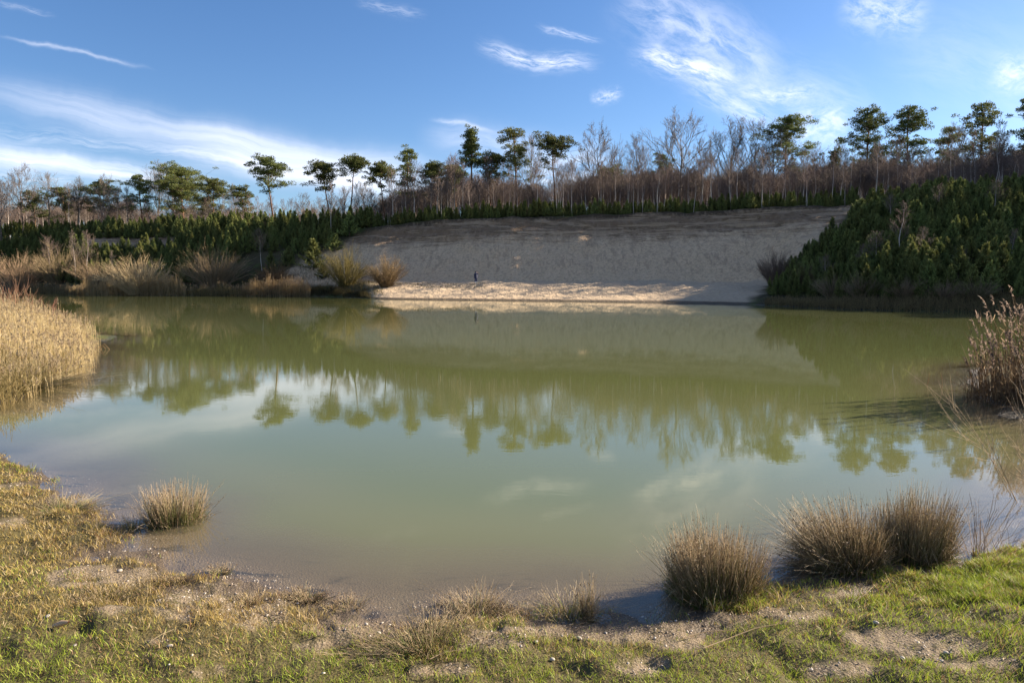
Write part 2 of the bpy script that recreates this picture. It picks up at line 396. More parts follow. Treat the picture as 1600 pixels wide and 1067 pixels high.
farh = t.m('ADD', t.m('MULTIPLY', t.m('MINIMUM', vor.outputs[0], .6), .10), t.m('ADD', t.m('MULTIPLY', n3, .10), t.m('ADD', t.m('MULTIPLY', n2, .16), t.m('MULTIPLY', t.noise(t.scale(pos, 1.3, .5, .22), 1.0, 5, .65, .6), .5))))
nearh = t.m('ADD', t.m('MULTIPLY', n4, .02), t.m('MULTIPLY', vor2.outputs[0], .012))
nmx = t.n('ShaderNodeMix', data_type='FLOAT'); t.put(nmx.inputs[0], nr_a); t.put(nmx.inputs[2], farh); t.put(nmx.inputs[3], nearh)
bp = t.n('ShaderNodeBump'); t.put(bp.inputs['Height'], nmx.outputs[0]); bp.inputs['Strength'].default_value = .9; bp.inputs['Distance'].default_value = 1
t.put(b.inputs['Normal'], bp.outputs[0])
t.nt.links.new(b.outputs[0], out.inputs[0])
ground = tag(link('ground', gme, mg), kind='structure')

# water sheet on the same grid, murky with depth
wmask = (GZ < 0.12) & (RR > 3) & (RR < 175) & (np.abs(TH) < R(88))
wf = wmask[:-1, :-1] | wmask[1:, :-1] | wmask[1:, 1:] | wmask[:-1, 1:]
wq = q.reshape(nr - 1, nt_ - 1, 4)[wf]
used, inv = np.unique(wq, return_inverse=True)
wv_ = np.stack([GX.ravel()[used], GY.ravel()[used], np.zeros(len(used))], -1)
wme = mesh_np('water', wv_, inv.reshape(-1, 4), None, {'depth': depth.ravel()[used]}, True)
mw, t, out = mat('water_mat')
pos = t.n('ShaderNodeNewGeometry').outputs['Position']
dep = attr(t, 'depth')
mur = t.m('SUBTRACT', 1.0, t.m('EXPONENT', t.m('MULTIPLY', t.m('MAXIMUM', dep, 0.0), -8.0)))
big = t.noise(pos, .12, 3, .5)
wc = t.mix(t.ss(dep, .02, .30), (.185, .152, .092), t.mix(t.ss(dep, .2, .8), (.14, .14, .06), t.mix(big, (.108, .121, .044), (.122, .135, .050))))
dif = t.n('ShaderNodeBsdfDiffuse'); t.put(dif.inputs[0], wc)
tr = t.n('ShaderNodeBsdfTransparent'); t.put(tr.inputs[0], t.mix(t.ss(dep, 0, .35), (.97, .96, .93), (.75, .76, .6)))
mx = t.n('ShaderNodeMixShader'); t.put(mx.inputs[0], mur); t.nt.links.new(tr.outputs[0], mx.inputs[1]); t.nt.links.new(dif.outputs[0], mx.inputs[2])
rip = t.m('ADD', t.m('MULTIPLY', t.noise(t.scale(pos, 1, 2.6, 1), 2.6, 3, .6, .4), .0008), t.m('MULTIPLY', t.noise(t.scale(pos, 1, 2.2, 1), 11, 2, .6), .00014))
calm = t.ss(t.noise(t.scale(pos, .03, .09, 1), 1.0, 3, .5, .5), .48, .72, .4, 2.6)
bp = t.n('ShaderNodeBump'); t.put(bp.inputs['Height'], t.m('MULTIPLY', rip, calm)); bp.inputs['Distance'].default_value = 1.0; bp.inputs['Strength'].default_value = 1
gl = t.n('ShaderNodeBsdfGlossy'); gl.inputs['Roughness'].default_value = .006; gl.inputs[0].default_value = (1, .99, .95, 1); t.put(gl.inputs['Normal'], bp.outputs[0])
dt = t.n('ShaderNodeVectorMath', operation='DOT_PRODUCT'); t.put(dt.inputs[0], bp.outputs[0]); t.put(dt.inputs[1], t.n('ShaderNodeNewGeometry').outputs['Incoming'])
schl = t.m('ADD', .02, t.m('MULTIPLY', .98, t.m('POWER', t.m('SUBTRACT', 1.0, t.m('MINIMUM', t.m('ABSOLUTE', dt.outputs['Value']), 1.0)), 5.0)))
mx2 = t.n('ShaderNodeMixShader'); t.put(mx2.inputs[0], schl); t.nt.links.new(mx.outputs[0], mx2.inputs[1]); t.nt.links.new(gl.outputs[0], mx2.inputs[2])
t.nt.links.new(mx2.outputs[0], out.inputs[0])
water = tag(link('water', wme, mw), kind='structure')

# ------------------------------------------------------------------ plant materials
def plant_mat(name, transl=.3, rough=.8, vary=.25, hue=.02, spec=.15):
    m, t, out = mat(name)
    c = attr(t, 'Col', 'Color'); rnd = t.n('ShaderNodeObjectInfo').outputs['Random']
    h = t.n('ShaderNodeHueSaturation'); t.put(h.inputs['Color'], c)
    t.put(h.inputs['Hue'], t.m('ADD', .5 - hue, t.m('MULTIPLY', rnd, 2 * hue)))
    t.put(h.inputs['Value'], t.m('ADD', 1 - vary, t.m('MULTIPLY', t.m('FRACT', t.m('MULTIPLY', rnd, 7.3)), 2 * vary)))
    b = t.n('ShaderNodeBsdfPrincipled'); t.put(b.inputs['Base Color'], h.outputs[0]); b.inputs['Roughness'].default_value = rough
    b.inputs['Specular IOR Level'].default_value = spec
    if transl:
        tl = t.n('ShaderNodeBsdfTranslucent'); t.put(tl.inputs[0], h.outputs[0])
        mx = t.n('ShaderNodeMixShader'); mx.inputs[0].default_value = transl
        t.nt.links.new(b.outputs[0], mx.inputs[1]); t.nt.links.new(tl.outputs[0], mx.inputs[2]); t.nt.links.new(mx.outputs[0], out.inputs[0])
    else: t.nt.links.new(b.outputs[0], out.inputs[0])
    return m
M_needle = plant_mat('needles', .25, .7, .32, .018)
M_bark = plant_mat('bark', 0, .9, .2, .01)
M_twig = plant_mat('twigs', 0, .9, .2, .012)
M_reed = plant_mat('reed_straw', .62, .7, .1, .006)
M_rush = plant_mat('rush_stems', .15, .55, .08, .005, .3)
M_grass = plant_mat('grass_blades', .35, .6, .05, .004, .25)

def bark_noise(n, c0, c1):
    k = rng.random((n, 1)); return np.array(c0) * (1 - k) + np.array(c1) * k

# ------------------------------------------------------------------ tree generators (unit: metres, base at origin)
def wander(p0, d0, L, K, wob, up=0.0):
    pts = [np.array(p0, float)]; d = unit(np.array(d0, float))
    for i in range(K - 1):
        d = unit(d + rng.normal(0, wob, 3) + np.array([0, 0, up])); pts.append(pts[-1] + d * L / (K - 1))
    return np.array(pts), d
def needle_pad(c, rad, n, size, acc, colr, upb=.5):
    """flattened clump of needle sprays"""
    g = rng.normal(0, 1, (n, 3)); g = unit(g) * (rng.random((n, 1)) ** .45)
    P = c + g * np.array(rad)
    D = unit(g * np.array([1, 1, .7]) + rng.normal(0, .5, (n, 3)) + np.array([0, 0, upb]))
    S = unit(np.cross(D, rng.normal(0, 1, (n, 3))))
    L = size * (.6 + .8 * rng.random((n, 1)))
    v = np.stack([P - S * L * .32, P + S * L * .32, P + D * L], 1)
    cc = bark_noise(n, *colr)
    acc.add(v.reshape(-1, 3), np.arange(n * 3).reshape(n, 3), np.repeat(cc, 3, 0))
NCOL = ((.055, .070, .020), (.17, .185, .055))
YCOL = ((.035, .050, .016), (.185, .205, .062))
def tall_pine(H, crown0, width, style, lean=(0, 0), dens=1.0, bare_low=True):
    """Scots pine: bare orange-brown trunk, irregular crown of flat needle pads"""
    tr = Acc(); cr = Acc()
    K = 9; zs = np.linspace(0, 1, K)
    lx = lean[0] * zs ** 1.3 * H + np.cumsum(rng.normal(0, .010, K)) * H; ly = lean[1] * zs * H + np.cumsum(rng.normal(0, .008, K)) * H
    lx -= lx[0]; ly -= ly[0]
    P = np.stack([lx, ly, zs * H * .965], -1); r0 = H * .0135
    Rr = r0 * (1 - .82 * zs) + .02
    v, f = tube(P[None], Rr[None], 7)
    k = np.repeat(zs, 7)[:, None]; cb = (1 - k) * np.array([.13, .085, .06]) + k * np.array([.30, .15, .075])
    tr.add(v, f, cb)
    nl = int((15 if style != 'cone' else 24) * (1 if width < 9 else (1.35 if width < 14 else 2.2)))
    az = rng.random() * 6; gap1, gap2 = .3 + .25 * rng.random(), .6 + .25 * rng.random()
    for i in range(nl):
        t = ((i + rng.random()) / nl) ** .82; az += 2.4 + rng.normal(0, .35)
        fz = crown0 + (1 - crown0) * t * .93
        base = np.array([np.interp(fz, zs, P[:, 0]), np.interp(fz, zs, P[:, 1]), fz * H * .965])
        if style == 'umbrella': w = math.sqrt(max(.05, 1 - max(0, (t - .35) / .72) ** 2)) * (.45 + .55 * min(1, t / .35)); upd = .38
        elif style == 'cone': w = (1.02 - t) ** .8; upd = .12
        else: w = math.sqrt(max(.06, 1 - ((t - .34) / .74) ** 2)) * (.55 if abs(t - gap1) < .07 or abs(t - gap2) < .05 else 1.05); upd = .28
        Lb = width * .5 * w * (.55 + .5 * rng.random())
        d = np.array([math.cos(az), math.sin(az), upd + .3 * t])
        pts, dd = wander(base, d, Lb, 5, .16, .06)
        rb = max(.035, .0045 * H * (1 - .6 * t)) * np.linspace(1, .3, 5)
        v, f = tube(pts[None], rb[None], 4); tr.add(v, f, (.17, .105, .065))
        npad = int(4 + Lb * 2.2); thin = .55 + .45 * (t > .35) if style != 'cone' else 1
        for j in range(npad):
            if rng.random() > thin: continue
            q_ = .30 + .75 * rng.random() ** .7
            jj = min(int(min(q_, .99) * 4), 3)
            pc = pts[jj] + (pts[jj + 1] - pts[jj]) * (q_ * 4 - jj)
            sp_ = .30 * Lb + .25
            pc = pc + np.array([rng.normal(0, sp_), rng.normal(0, sp_), rng.normal(.25, .38)])
            s = (.38 + .5 * rng.random()) * (.75 + .035 * width)
            needle_pad(pc, (s * 1.25, s * 1.25, s * .55), int(85 * dens * s + 16), .25, cr, NCOL)
            v, f = tube(np.array([pts[jj], (pts[jj] + pc) / 2 + (0, 0, -.1), pc])[None], np.array([[.035, .025, .012]]), 3); tr.add(v, f, (.14, .095, .065))
    top = P[-1]
    for j in range(7): needle_pad(top + rng.normal(0, 1, 3) * np.array([.09 * width, .09 * width, .3]) + (0, 0, .0), (.6, .6, .38), 60, .25, cr, NCOL)
    # a few dead stubs below the crown
    for i in range(5):
        fz = crown0 * (.55 + .4 * rng.random()); a = rng.random() * 6
        base = np.array([np.interp(fz, zs, P[:, 0]), np.interp(fz, zs, P[:, 1]), fz * H * .965])
        pts, _ = wander(base, (math.cos(a), math.sin(a), -.1), 1.2 + rng.random() * 1.6, 4, .25)
        v, f = tube(pts[None], np.linspace(.04, .01, 4)[None], 3); tr.add(v, f, (.12, .09, .07))
    return tr.mesh('pine_trunk'), cr.mesh('pine_crown')
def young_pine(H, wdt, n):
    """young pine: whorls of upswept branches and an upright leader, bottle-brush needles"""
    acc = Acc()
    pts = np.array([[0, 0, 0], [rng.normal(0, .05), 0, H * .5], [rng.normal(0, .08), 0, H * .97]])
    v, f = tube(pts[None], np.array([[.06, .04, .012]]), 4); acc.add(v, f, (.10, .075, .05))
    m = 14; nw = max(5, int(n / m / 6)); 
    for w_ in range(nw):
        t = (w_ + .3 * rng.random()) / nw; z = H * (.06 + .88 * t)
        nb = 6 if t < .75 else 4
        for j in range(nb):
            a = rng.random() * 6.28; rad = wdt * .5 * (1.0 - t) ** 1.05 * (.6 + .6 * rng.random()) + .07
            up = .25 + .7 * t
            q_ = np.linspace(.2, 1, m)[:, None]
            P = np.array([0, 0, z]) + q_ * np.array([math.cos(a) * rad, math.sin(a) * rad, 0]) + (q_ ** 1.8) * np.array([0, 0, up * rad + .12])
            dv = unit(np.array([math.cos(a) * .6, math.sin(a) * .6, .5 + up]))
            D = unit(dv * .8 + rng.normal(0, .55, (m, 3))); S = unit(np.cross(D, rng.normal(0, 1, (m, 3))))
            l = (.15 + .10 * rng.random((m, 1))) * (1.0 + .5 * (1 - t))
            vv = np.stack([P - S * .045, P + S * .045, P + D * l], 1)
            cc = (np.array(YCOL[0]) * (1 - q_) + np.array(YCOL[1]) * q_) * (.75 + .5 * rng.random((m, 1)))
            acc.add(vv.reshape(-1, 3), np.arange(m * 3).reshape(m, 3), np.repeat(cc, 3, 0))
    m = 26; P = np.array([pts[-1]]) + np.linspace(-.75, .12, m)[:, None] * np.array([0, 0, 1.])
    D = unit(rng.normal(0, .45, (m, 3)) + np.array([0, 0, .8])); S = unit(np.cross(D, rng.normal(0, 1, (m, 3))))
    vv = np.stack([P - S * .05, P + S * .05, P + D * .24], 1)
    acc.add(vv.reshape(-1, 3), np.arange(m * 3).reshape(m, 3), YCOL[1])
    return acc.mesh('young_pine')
def bare_tree(H, width, style, tc=None, wc=None, levels=4, dens=1.0):
    """leafless tree; style oak: stout fanning limbs; birch: slim pale stem, fine upswept twigs"""
    tr = Acc(); cr = Acc()
    birch = style == 'birch'
    tc = tc or ((.52, .45, .38) if birch else (.12, .095, .075)); wc = wc or ((.160, .120, .100) if birch else (.14, .115, .095))
    K = 8; zs = np.linspace(0, 1, K)
    P = np.stack([np.cumsum(rng.normal(0, .010 if birch else .014, K)) * H, np.cumsum(rng.normal(0, .01, K)) * H, zs * H * (.97 if birch else .82)], -1); P[:, :2] -= P[0, :2]
    r0 = H * (.0085 if birch else .0125)
    v, f = tube(P[None], (r0 * (1 - .9 * zs) + .008)[None], 6)
    tcv = np.repeat((rng.random(K)), 6)[:, None]; tcc = np.array(tc) * (.75 + .4 * tcv)
    tcc = tcc * (1 - np.repeat(np.clip(zs * 1.4 - .6, 0, 1), 6)[:, None]) + np.array(wc) * 1.5 * np.repeat(np.clip(zs * 1.4 - .6, 0, 1), 6)[:, None]
    tr.add(v, f, tcc)
    buckets = {}
    def emit(pts, r1, r2): buckets.setdefault(len(pts), []).append((pts, np.linspace(r1, r2, len(pts))))
    def grow(p, d, L, r, lv):
        K_ = 5 if lv < 3 else 3
        pts, dd = wander(p, d, L, K_, .10 if not birch else .10, .05 * (lv < 3) if not birch else .05)
        emit(pts, r, r * .35)
        if lv >= levels: return
        nb = int(((7, 6, 5, 4)[lv - 1]) * dens + rng.random())
        for i in range(nb):
            q_ = .25 + .75 * (i + rng.random()) / nb
            j = min(int(q_ * (K_ - 1)), K_ - 2); fr_ = q_ * (K_ - 1) - j
            pp = pts[j] * (1 - fr_) + pts[j + 1] * fr_; tg = unit(pts[j + 1] - pts[j])
            side = unit(np.cross(tg, rng.normal(0, 1, 3)))
            nd = unit(tg * (.75 if not birch else .8) + side * (.58 if not birch else .5) + np.array([0, 0, .18]))
            grow(pp, nd, L * (.42 + .22 * rng.random()) * (1.05 - .3 * q_), max(r * .5, .012), lv + 1)
    n1_ = int((15 if not birch else 24) * dens)
    lo = .28 if not birch else .34
    az = rng.random() * 6
    for i in range(n1_):
        fz = lo + (1 - lo) * ((i + rng.random()) / n1_) ** .9; az += 2.4 + rng.normal(0, .3)
        base = np.array([np.interp(fz, zs, P[:, 0]), np.interp(fz, zs, P[:, 1]), np.interp(fz, zs, P[:, 2])])
        t = (fz - lo) / (1 - lo)
        if birch: Lb = width * .75 * (1.0 - .75 * t) * (.7 + .5 * rng.random()); d = (math.cos(az) * .55, math.sin(az) * .55, .8)
        else:
            Lb = H * .44 * (1 - .62 * t) * (.8 + .35 * rng.random()); sp_ = width / H * 1.35
            d = (math.cos(az) * sp_ * (1 - .35 * t), math.sin(az) * sp_ * (1 - .35 * t), .85 + .3 * t)
        grow(base, d, Lb, r0 * (.5 - .32 * t) if not birch else .028, 1)
    for K_, lst in buckets.items():
        PP = np.array([a for a, b in lst]); RR_ = np.array([b for a, b in lst])
        v, f = tube(PP, RR_, 3)
        cr.add(v, f, np.repeat(bark_noise(len(lst), np.array(wc) * .8, np.array(wc) * 1.35), K_ * 3, 0))
    return tr.mesh('bare_trunk'), cr.mesh('bare_branches')
def shrub(wd, H, n, c0, c1, r=.02, twigs=5, upright=.0):
    """many-stemmed leafless bush, domed"""
    acc = Acc()
    a = rng.random(n) * 2 * PI; s = np.sqrt(rng.random(n))
    b0 = np.stack([np.cos(a) * s * wd * .12, np.sin(a) * s * wd * .12, 0 * a - .1], -1)
    tip = np.stack([np.cos(a) * s * wd * .5, np.sin(a) * s * wd * .5, H * (1 - .45 * s ** 2) * (.72 + .33 * rng.random(n))], -1)
    lob = .62 + .5 * vnoise(a * 1.6 + wd * 7, s * 2.2, int(n)); tip[:, 2] *= lob; tip[:, :2] *= (.8 + .35 * lob)[:, None]
    t = np.linspace(0, 1, 5)[None, :, None]
    P = b0[:, None] + (tip - b0)[:, None] * t; P[:, :, :2] += (b0 - tip)[:, None, :2] * (np.sin(t * PI) * (.12 - upright * .1)); P += rng.normal(0, .018 * H, P.shape) * (t > 0)
    v, f = tube(P, np.linspace(r, r * .3, 5)[None] * np.ones((n, 1)), 3)
    acc.add(v, f, np.repeat(bark_noise(n, c0, c1), 15, 0))
    m = n * twigs; k = rng.integers(0, n, m); q_ = .3 + .65 * rng.random(m); j = np.minimum((q_ * 4).astype(int), 3); fr_ = (q_ * 4 - j)[:, None]
    pp = P[k, j] * (1 - fr_) + P[k, j + 1] * fr_
    d = unit(unit(P[k, j + 1] - P[k, j]) + rng.normal(0, .42, (m, 3)) + np.array([0, 0, .25])); L = (H * .22 * (.5 + rng.random((m, 1))))
    tt = np.linspace(0, 1, 3)[None, :, None]
    Q = pp[:, None] + d[:, None] * L[:, None] * tt; Q += rng.normal(0, .01 * H, Q.shape) * (tt > 0)
    v, f = tube(Q, np.linspace(r * .5, r * .18, 3)[None] * np.ones((m, 1)), 3)
    acc.add(v, f, np.repeat(bark_noise(m, c0, c1), 9, 0))
    return acc.mesh('shrub')

def place_tree(name, meshes, x, y, label, cat, group, H=None, H0=1, rot=None, sxy=1.0, z=None, parts=('trunk', 'crown'), mats=None):
    e = bpy.data.objects.new(name, None); COL.objects.link(e); e.empty_display_size = .5
    s = (H / H0) if H else 1
    e.location = (x, y, (hz(x, y) if z is None else z) - .1); e.rotation_euler = (0, 0, rng.random() * 6.28 if rot is None else rot); e.scale = (s * sxy, s * sxy, s)
    tag(e, label, cat, group)
    for me, nm, mt in zip(meshes, parts, mats):
        o = bpy.data.objects.new(nm, me); COL.objects.link(o); o.parent = e
        if not me.materials: me.materials.append(mt)
    return e
def ground_at(u, D): 
    x = (u - 800) / F * D / CP * CP  # column at depth D
    x = (u - 800) / F * (D * CP)
    return x, D, hz(x, D)

# ------------------------------------------------------------------ tall pines, each its own shape
PM = (M_bark, M_needle)
pines = [ # top u, top v, crown width px, crown fraction, style, D, lean, label
 (425, 249, 62, .52, 'umbrella', 148, -.05, 'lone flat-topped pine standing clear above the left thicket, with a low tuft on its right'),
 (508, 254, 54, .55, 'umbrella', 140, -.10, 'umbrella-shaped pine whose bare stem bends left, left of the slender leaning pine'),
 (560, 246, 42, .70, 'umbrella', 142, .10, 'slender pine leaning right with a small high crown'),
 (598, 258, 48, .60, 'umbrella', 146, -.08, 'dark crooked pine leaning left at the left end of the wood above the sand face'),
 (638, 233, 46, .36, 'broad', 150, 0, 'tall dense pine rising above the left end of the sand face'),
 (682, 256, 44, .6, 'umbrella', 150, .02, 'short rounded pine between the dense pine and the pointed one'),
 (714, 260, 40, .6, 'umbrella', 154, -.02, 'low ragged pine just left of the pointed pine'),
 (736, 200, 40, .58, 'cone', 146, 0, 'narrow pointed pine, the tallest one above the person on the beach'),
 (766, 240, 44, .55, 'umbrella', 148, .0, 'small-crowned pine just right of the pointed pine'),
 (808, 197, 58, .40, 'broad', 150, .0, 'tall tiered pine with stepped crown right of the pointed pine'),
 (866, 216, 60, .66, 'umbrella', 148, -.04, 'open crooked pine with two separate tufts and a thin twisting stem'),
 (1226, 177, 84, .44, 'broad', 152, .0, 'broad dark pine standing alone amid bare trees over the right part of the sand face'),
 (1347, 166, 74, .40, 'broad', 142, .0, 'layered pine, left one of the pair above the right slope'),
 (1418, 163, 72, .44, 'broad', 138, .0, 'layered pine with a clean straight stem, right one of the pair above the right slope'),
 (1524, 154, 66, .34, 'broad', 130, .0, 'pine with a pointed left shoulder between the layered pair and the frame edge'),
 (1598, 147, 80, .34, 'broad', 128, .0, 'open pine cut off by the right edge of the photo'),
 (290, 264, 100, .28, 'broad', 195, .0, 'widest domed olive pine in the left wood'),
 (225, 274, 48, .34, 'broad', 192, -.03, 'pine at the left shoulder of the widest domed pine'),
 (340, 278, 56, .30, 'broad', 188, .04, 'lower pine at the right shoulder of the widest domed pine'),
 (165, 280, 54, .32, 'broad', 196, .0, 'olive pine mixed with bare trees in the middle of the left wood'),
 (108, 296, 46, .35, 'broad', 196, .0, 'low olive pine among bare trees near the left end of the wood'),
 (60, 300, 40, .35, 'broad', 200, .0, 'dull green pine half hidden by bare stems at the far left'),
 (385, 292, 44, .35, 'broad', 180, .0, 'small olive pine left of the lone flat-topped pine'),
 (1465, 196, 58, .30, 'broad', 150, .0, 'dark shaded pine half hidden behind birches in the gap right of the layered pair'),
 (1290, 232, 34, .25, 'cone', 150, .0, 'small dark conical fir between the broad pine and the layered pair'),
 (952, 262, 60, .35, 'broad', 170, .0, 'dark pine low behind the bare trees above the middle of the sand face'),
 (1038, 240, 40, .35, 'broad', 168, .0, 'dark pine crown glimpsed behind the largest bare oak'),
]
for (u, v, w, cf, style, D, lean, lab) in pines:
    ub = u - lean * 9 * F / D * .0
    x, y, z = ground_at(u, D); H = zat(v, D) - z + .3; W = w / F * D; H -= .06 * W
    x -= lean * H * .9
    z = hz(x, y)
    me = tall_pine(H, cf, W, style, (lean, 0), 1.1)
    place_tree('pine_tree', me, x, y, lab, 'tree', 'tall pines on the ridge', rot=0, z=z, mats=PM)

# ------------------------------------------------------------------ large leafless trees
oaks = [(bare_tree(17, 12, 'oak'), 17), (bare_tree(17, 9, 'oak'), 17), (bare_tree(16, 14, 'oak', dens=1.1), 16), (bare_tree(17, 8, 'oak', dens=.9), 17)]
olist = [(1060, 175, 148, 0, 1.0, 'largest leafless oak with a wide rounded crown, above the middle of the sand face'),
 (935, 196, 150, 2, .85, 'wide leafless tree forming a broad dome left of the largest oak'),
 (1000, 214, 154, 1, .9, 'smaller leafless tree in the dip between the broad dome and the largest oak'),
 (1130, 190, 150, 1, 1.0, 'upright leafless tree just right of the largest oak'),
 (1172, 184, 152, 3, 1.0, 'tall narrow leafless tree left of the broad dark pine'),
 (1205, 200, 150, 3, .9, 'pale-twigged leafless tree brushing the left side of the broad dark pine'),
 (830, 208, 156, 3, .7, 'wispy leafless tree behind the tiered pine'),
 (1305, 222, 150, 1, .8, 'leafless tree left of the layered pair of pines'),
 (1262, 226, 152, 3, .8, 'leafless tree at the right foot of the broad dark pine'),
 (1480, 190, 134, 3, .9, 'tall bare tree in the gap between the layered pair and the pointed-shoulder pine'),
 (1380, 222, 146, 1, .8, 'bare tree glimpsed between the two layered pines'),
 (1560, 212, 132, 1, .8, 'bare reddish tree between the last two pines on the right'),
 (40, 257, 195, 2, .8, 'broadest leafless tree of the left wood, with a fan-shaped crown'),
 (8, 268, 190, 1, .9, 'leafless tree cut off by the left edge of the photo'),
 (84, 268, 194, 3, .9, 'narrow leafless tree right of the fan-shaped one'),
 (128, 278, 192, 1, .8, 'leafless tree with thin crown left of the mid-wood olive pine'),
 (170, 274, 186, 2, .65, 'leafless tree whose twigs spread over the mid-wood olive pine'),
 (250, 254, 200, 1, .9, 'leafless tree sticking up behind the left part of the domed pine'),
 (278, 258, 205, 3, .9, 'thin bare crown rising from behind the domed pine'),
 (205, 290, 190, 3, .9, 'thin leafless tree in the gap left of the domed pine'),
 (372, 290, 186, 1, .7, 'low leafless tree between the domed pine and the lone flat-topped pine'),
 (540, 290, 158, 3, .9, 'faint leafless tree between the umbrella-shaped and the slender leaning pines'),
 (575, 285, 158, 1, .8, 'faint leafless tree right of the slender leaning pine'),
 (480, 300, 160, 3, .8, 'low leafless tree behind the umbrella-shaped pine'),
]
for (u, v, D, k, sw, lab) in olist:
    x, y, z = ground_at(u, D); H = zat(v, D) - z
    place_tree('leafless_tree', oaks[k][0], x, y, lab, 'tree', 'large leafless trees on the ridge', H=H, H0=oaks[k][1], sxy=sw * (1.15 if H < 17 else 1), z=z, mats=(M_bark, M_twig))

# ------------------------------------------------------------------ birches
birches = [(bare_tree(12, 3.6 + .6 * i, 'birch', levels=3, dens=.95), 12) for i in range(6)]
BL = {'left': 'slender pale birch standing in the leafless wood at the far left',
      'face': 'slender purplish-twigged birch in the row along the top of the sand face',
      'right': 'slender shaded birch in the reddish wood above the right slope'}
vtop_u = [0, 150, 300, 420, 480, 540, 600, 640, 720, 800, 870, 930, 1000, 1100, 1200, 1300, 1400, 1500, 1640]
vtop_v = [300, 300, 308, 312, 310, 305, 292, 272, 262, 268, 272, 262, 258, 255, 250, 245, 242, 232, 222]
def crest_Y(u): return np.interp(u, YS_U, YS_Y) + np.interp(u, KU, o4)
def birch_at(u, back, dv=0, zone='face'):
    D = crest_Y(u) + back; x, y, z = ground_at(u, D)
    v = np.interp(u, vtop_u, vtop_v) + dv; H = max(3.5, zat(v, D) - z)
    me, H0 = birches[rng.integers(0, 6)]
    lb = BL[zone]
    if zone == 'face': lb = 'slender purplish-twigged birch on the rim, ' + ('left of the tall tiered pine' if u < 800 else 'between the tiered pine and the largest oak' if u < 1050 else 'right of the largest leafless oak')
    place_tree('birch_tree', me, x, y, lb, 'tree', {'left': 'birches in the left wood', 'face': 'birches along the top of the sand face', 'right': 'birches above the right slope'}[zone],
               H=H, H0=H0, sxy=.9 + .3 * rng.random(), z=z, mats=(M_bark, M_twig))
for u in np.linspace(600, 1330, 130): birch_at(u + rng.normal(0, 4), 1.5 + 22 * rng.random() ** 1.3, rng.normal(8, 16))
for u in np.linspace(1335, 1640, 62): birch_at(u + rng.normal(0, 4), 3 + 30 * rng.random(), rng.normal(4, 18), 'right')
for u in np.linspace(-10, 590, 60): birch_at(u + rng.normal(0, 5), 3 + 25 * rng.random(), rng.normal(4, 10), 'left')
one_birches = [(523, 305, 470), (560, 300, 398)]

# ------------------------------------------------------------------ young pines
yp = [(young_pine(3.2, 1.55 + .15 * i, 1700), 3.2) for i in range(7)]
for m_, _ in yp: m_.materials.append(M_needle)
YP = []
def scatter(x0, x1, y0, y1, step, test):
    nx = int((x1 - x0) / step); ny = int((y1 - y0) / step)
    gx, gy = np.meshgrid(np.arange(nx), np.arange(ny))
    x = x0 + (gx + .5 + .45 * (rng.random(gx.shape) * 2 - 1)) * step; y = y0 + (gy + .5 + .45 * (rng.random(gx.shape) * 2 - 1)) * step
    x = x.ravel(); y = y.ravel(); z = height(x, y); u, v = proj(x, y, z); _, o = far_cols(x, y)
    m = test(x, y, z, u, v, o); return x[m], y[m], z[m], u[m], v[m]
def trig(x, y, z, u, v, o): return (o > 2.5) & (z > .8) & (u < 1720) & (veg_edge_right(u, v) > 16 + 22 * (fbm(x * .3, y * .3, 92, 2) - .5) * 2) & (o < np.interp(u, KU, o4) + 8) & (u > 1195)
def tlef(x, y, z, u, v, o):
    e = veg_edge_left(u, v) + (fbm(x * .2, y * .2, 91, 2) - .5) * 20
    dens_ = fbm(x * .12, y * .12, 95, 2)
    lo = np.interp(u, [0, 200, 300, 420, 500, 600], [14, 12, 13, 10, 6, 6])
    thin = (v > 398) & (dens_ < .42) | ((patchf(u, v) > .3))
    return (o > lo) & (u > -60) & (u < 610) & (e > 4) & (o < np.interp(u, KU, o4) + 9) & ~thin
def patchf(u, v): return np.exp(-(((u - 165) / 60) ** 2 + ((v - 384) / 10) ** 2)) + np.exp(-(((u - 250) / 25) ** 2 + ((v - 380) / 7) ** 2))
A_ = scatter(20, 110, 52, 128, 1.08, trig); B_ = scatter(-190, -18, 108, 225, 1.5, tlef)
C_ = scatter(-40, 62, 105, 145, 1.2, lambda x, y, z, u, v, o: (u > 590) & (u < 1345) & (o > np.interp(u, KU, o4) + .8) & (o < np.interp(u, KU, o4) + 11))
LBL = {'R': ('dark young pine in the dense thicket covering the right slope', 'young pines on the right slope'),
       'L': ('bushy young pine in the thicket covering the left bank', 'young pines on the left bank'),
       'C': ('low dark young pine under the birches on the rim of the sand face', 'young pines on the rim of the sand face')}
def hh(x, y): return .70 + .75 * vnoise(x * .25, y * .25, 99) + .95 * (hash2(np.floor(x * 10), np.floor(y * 10), 5) - .5)
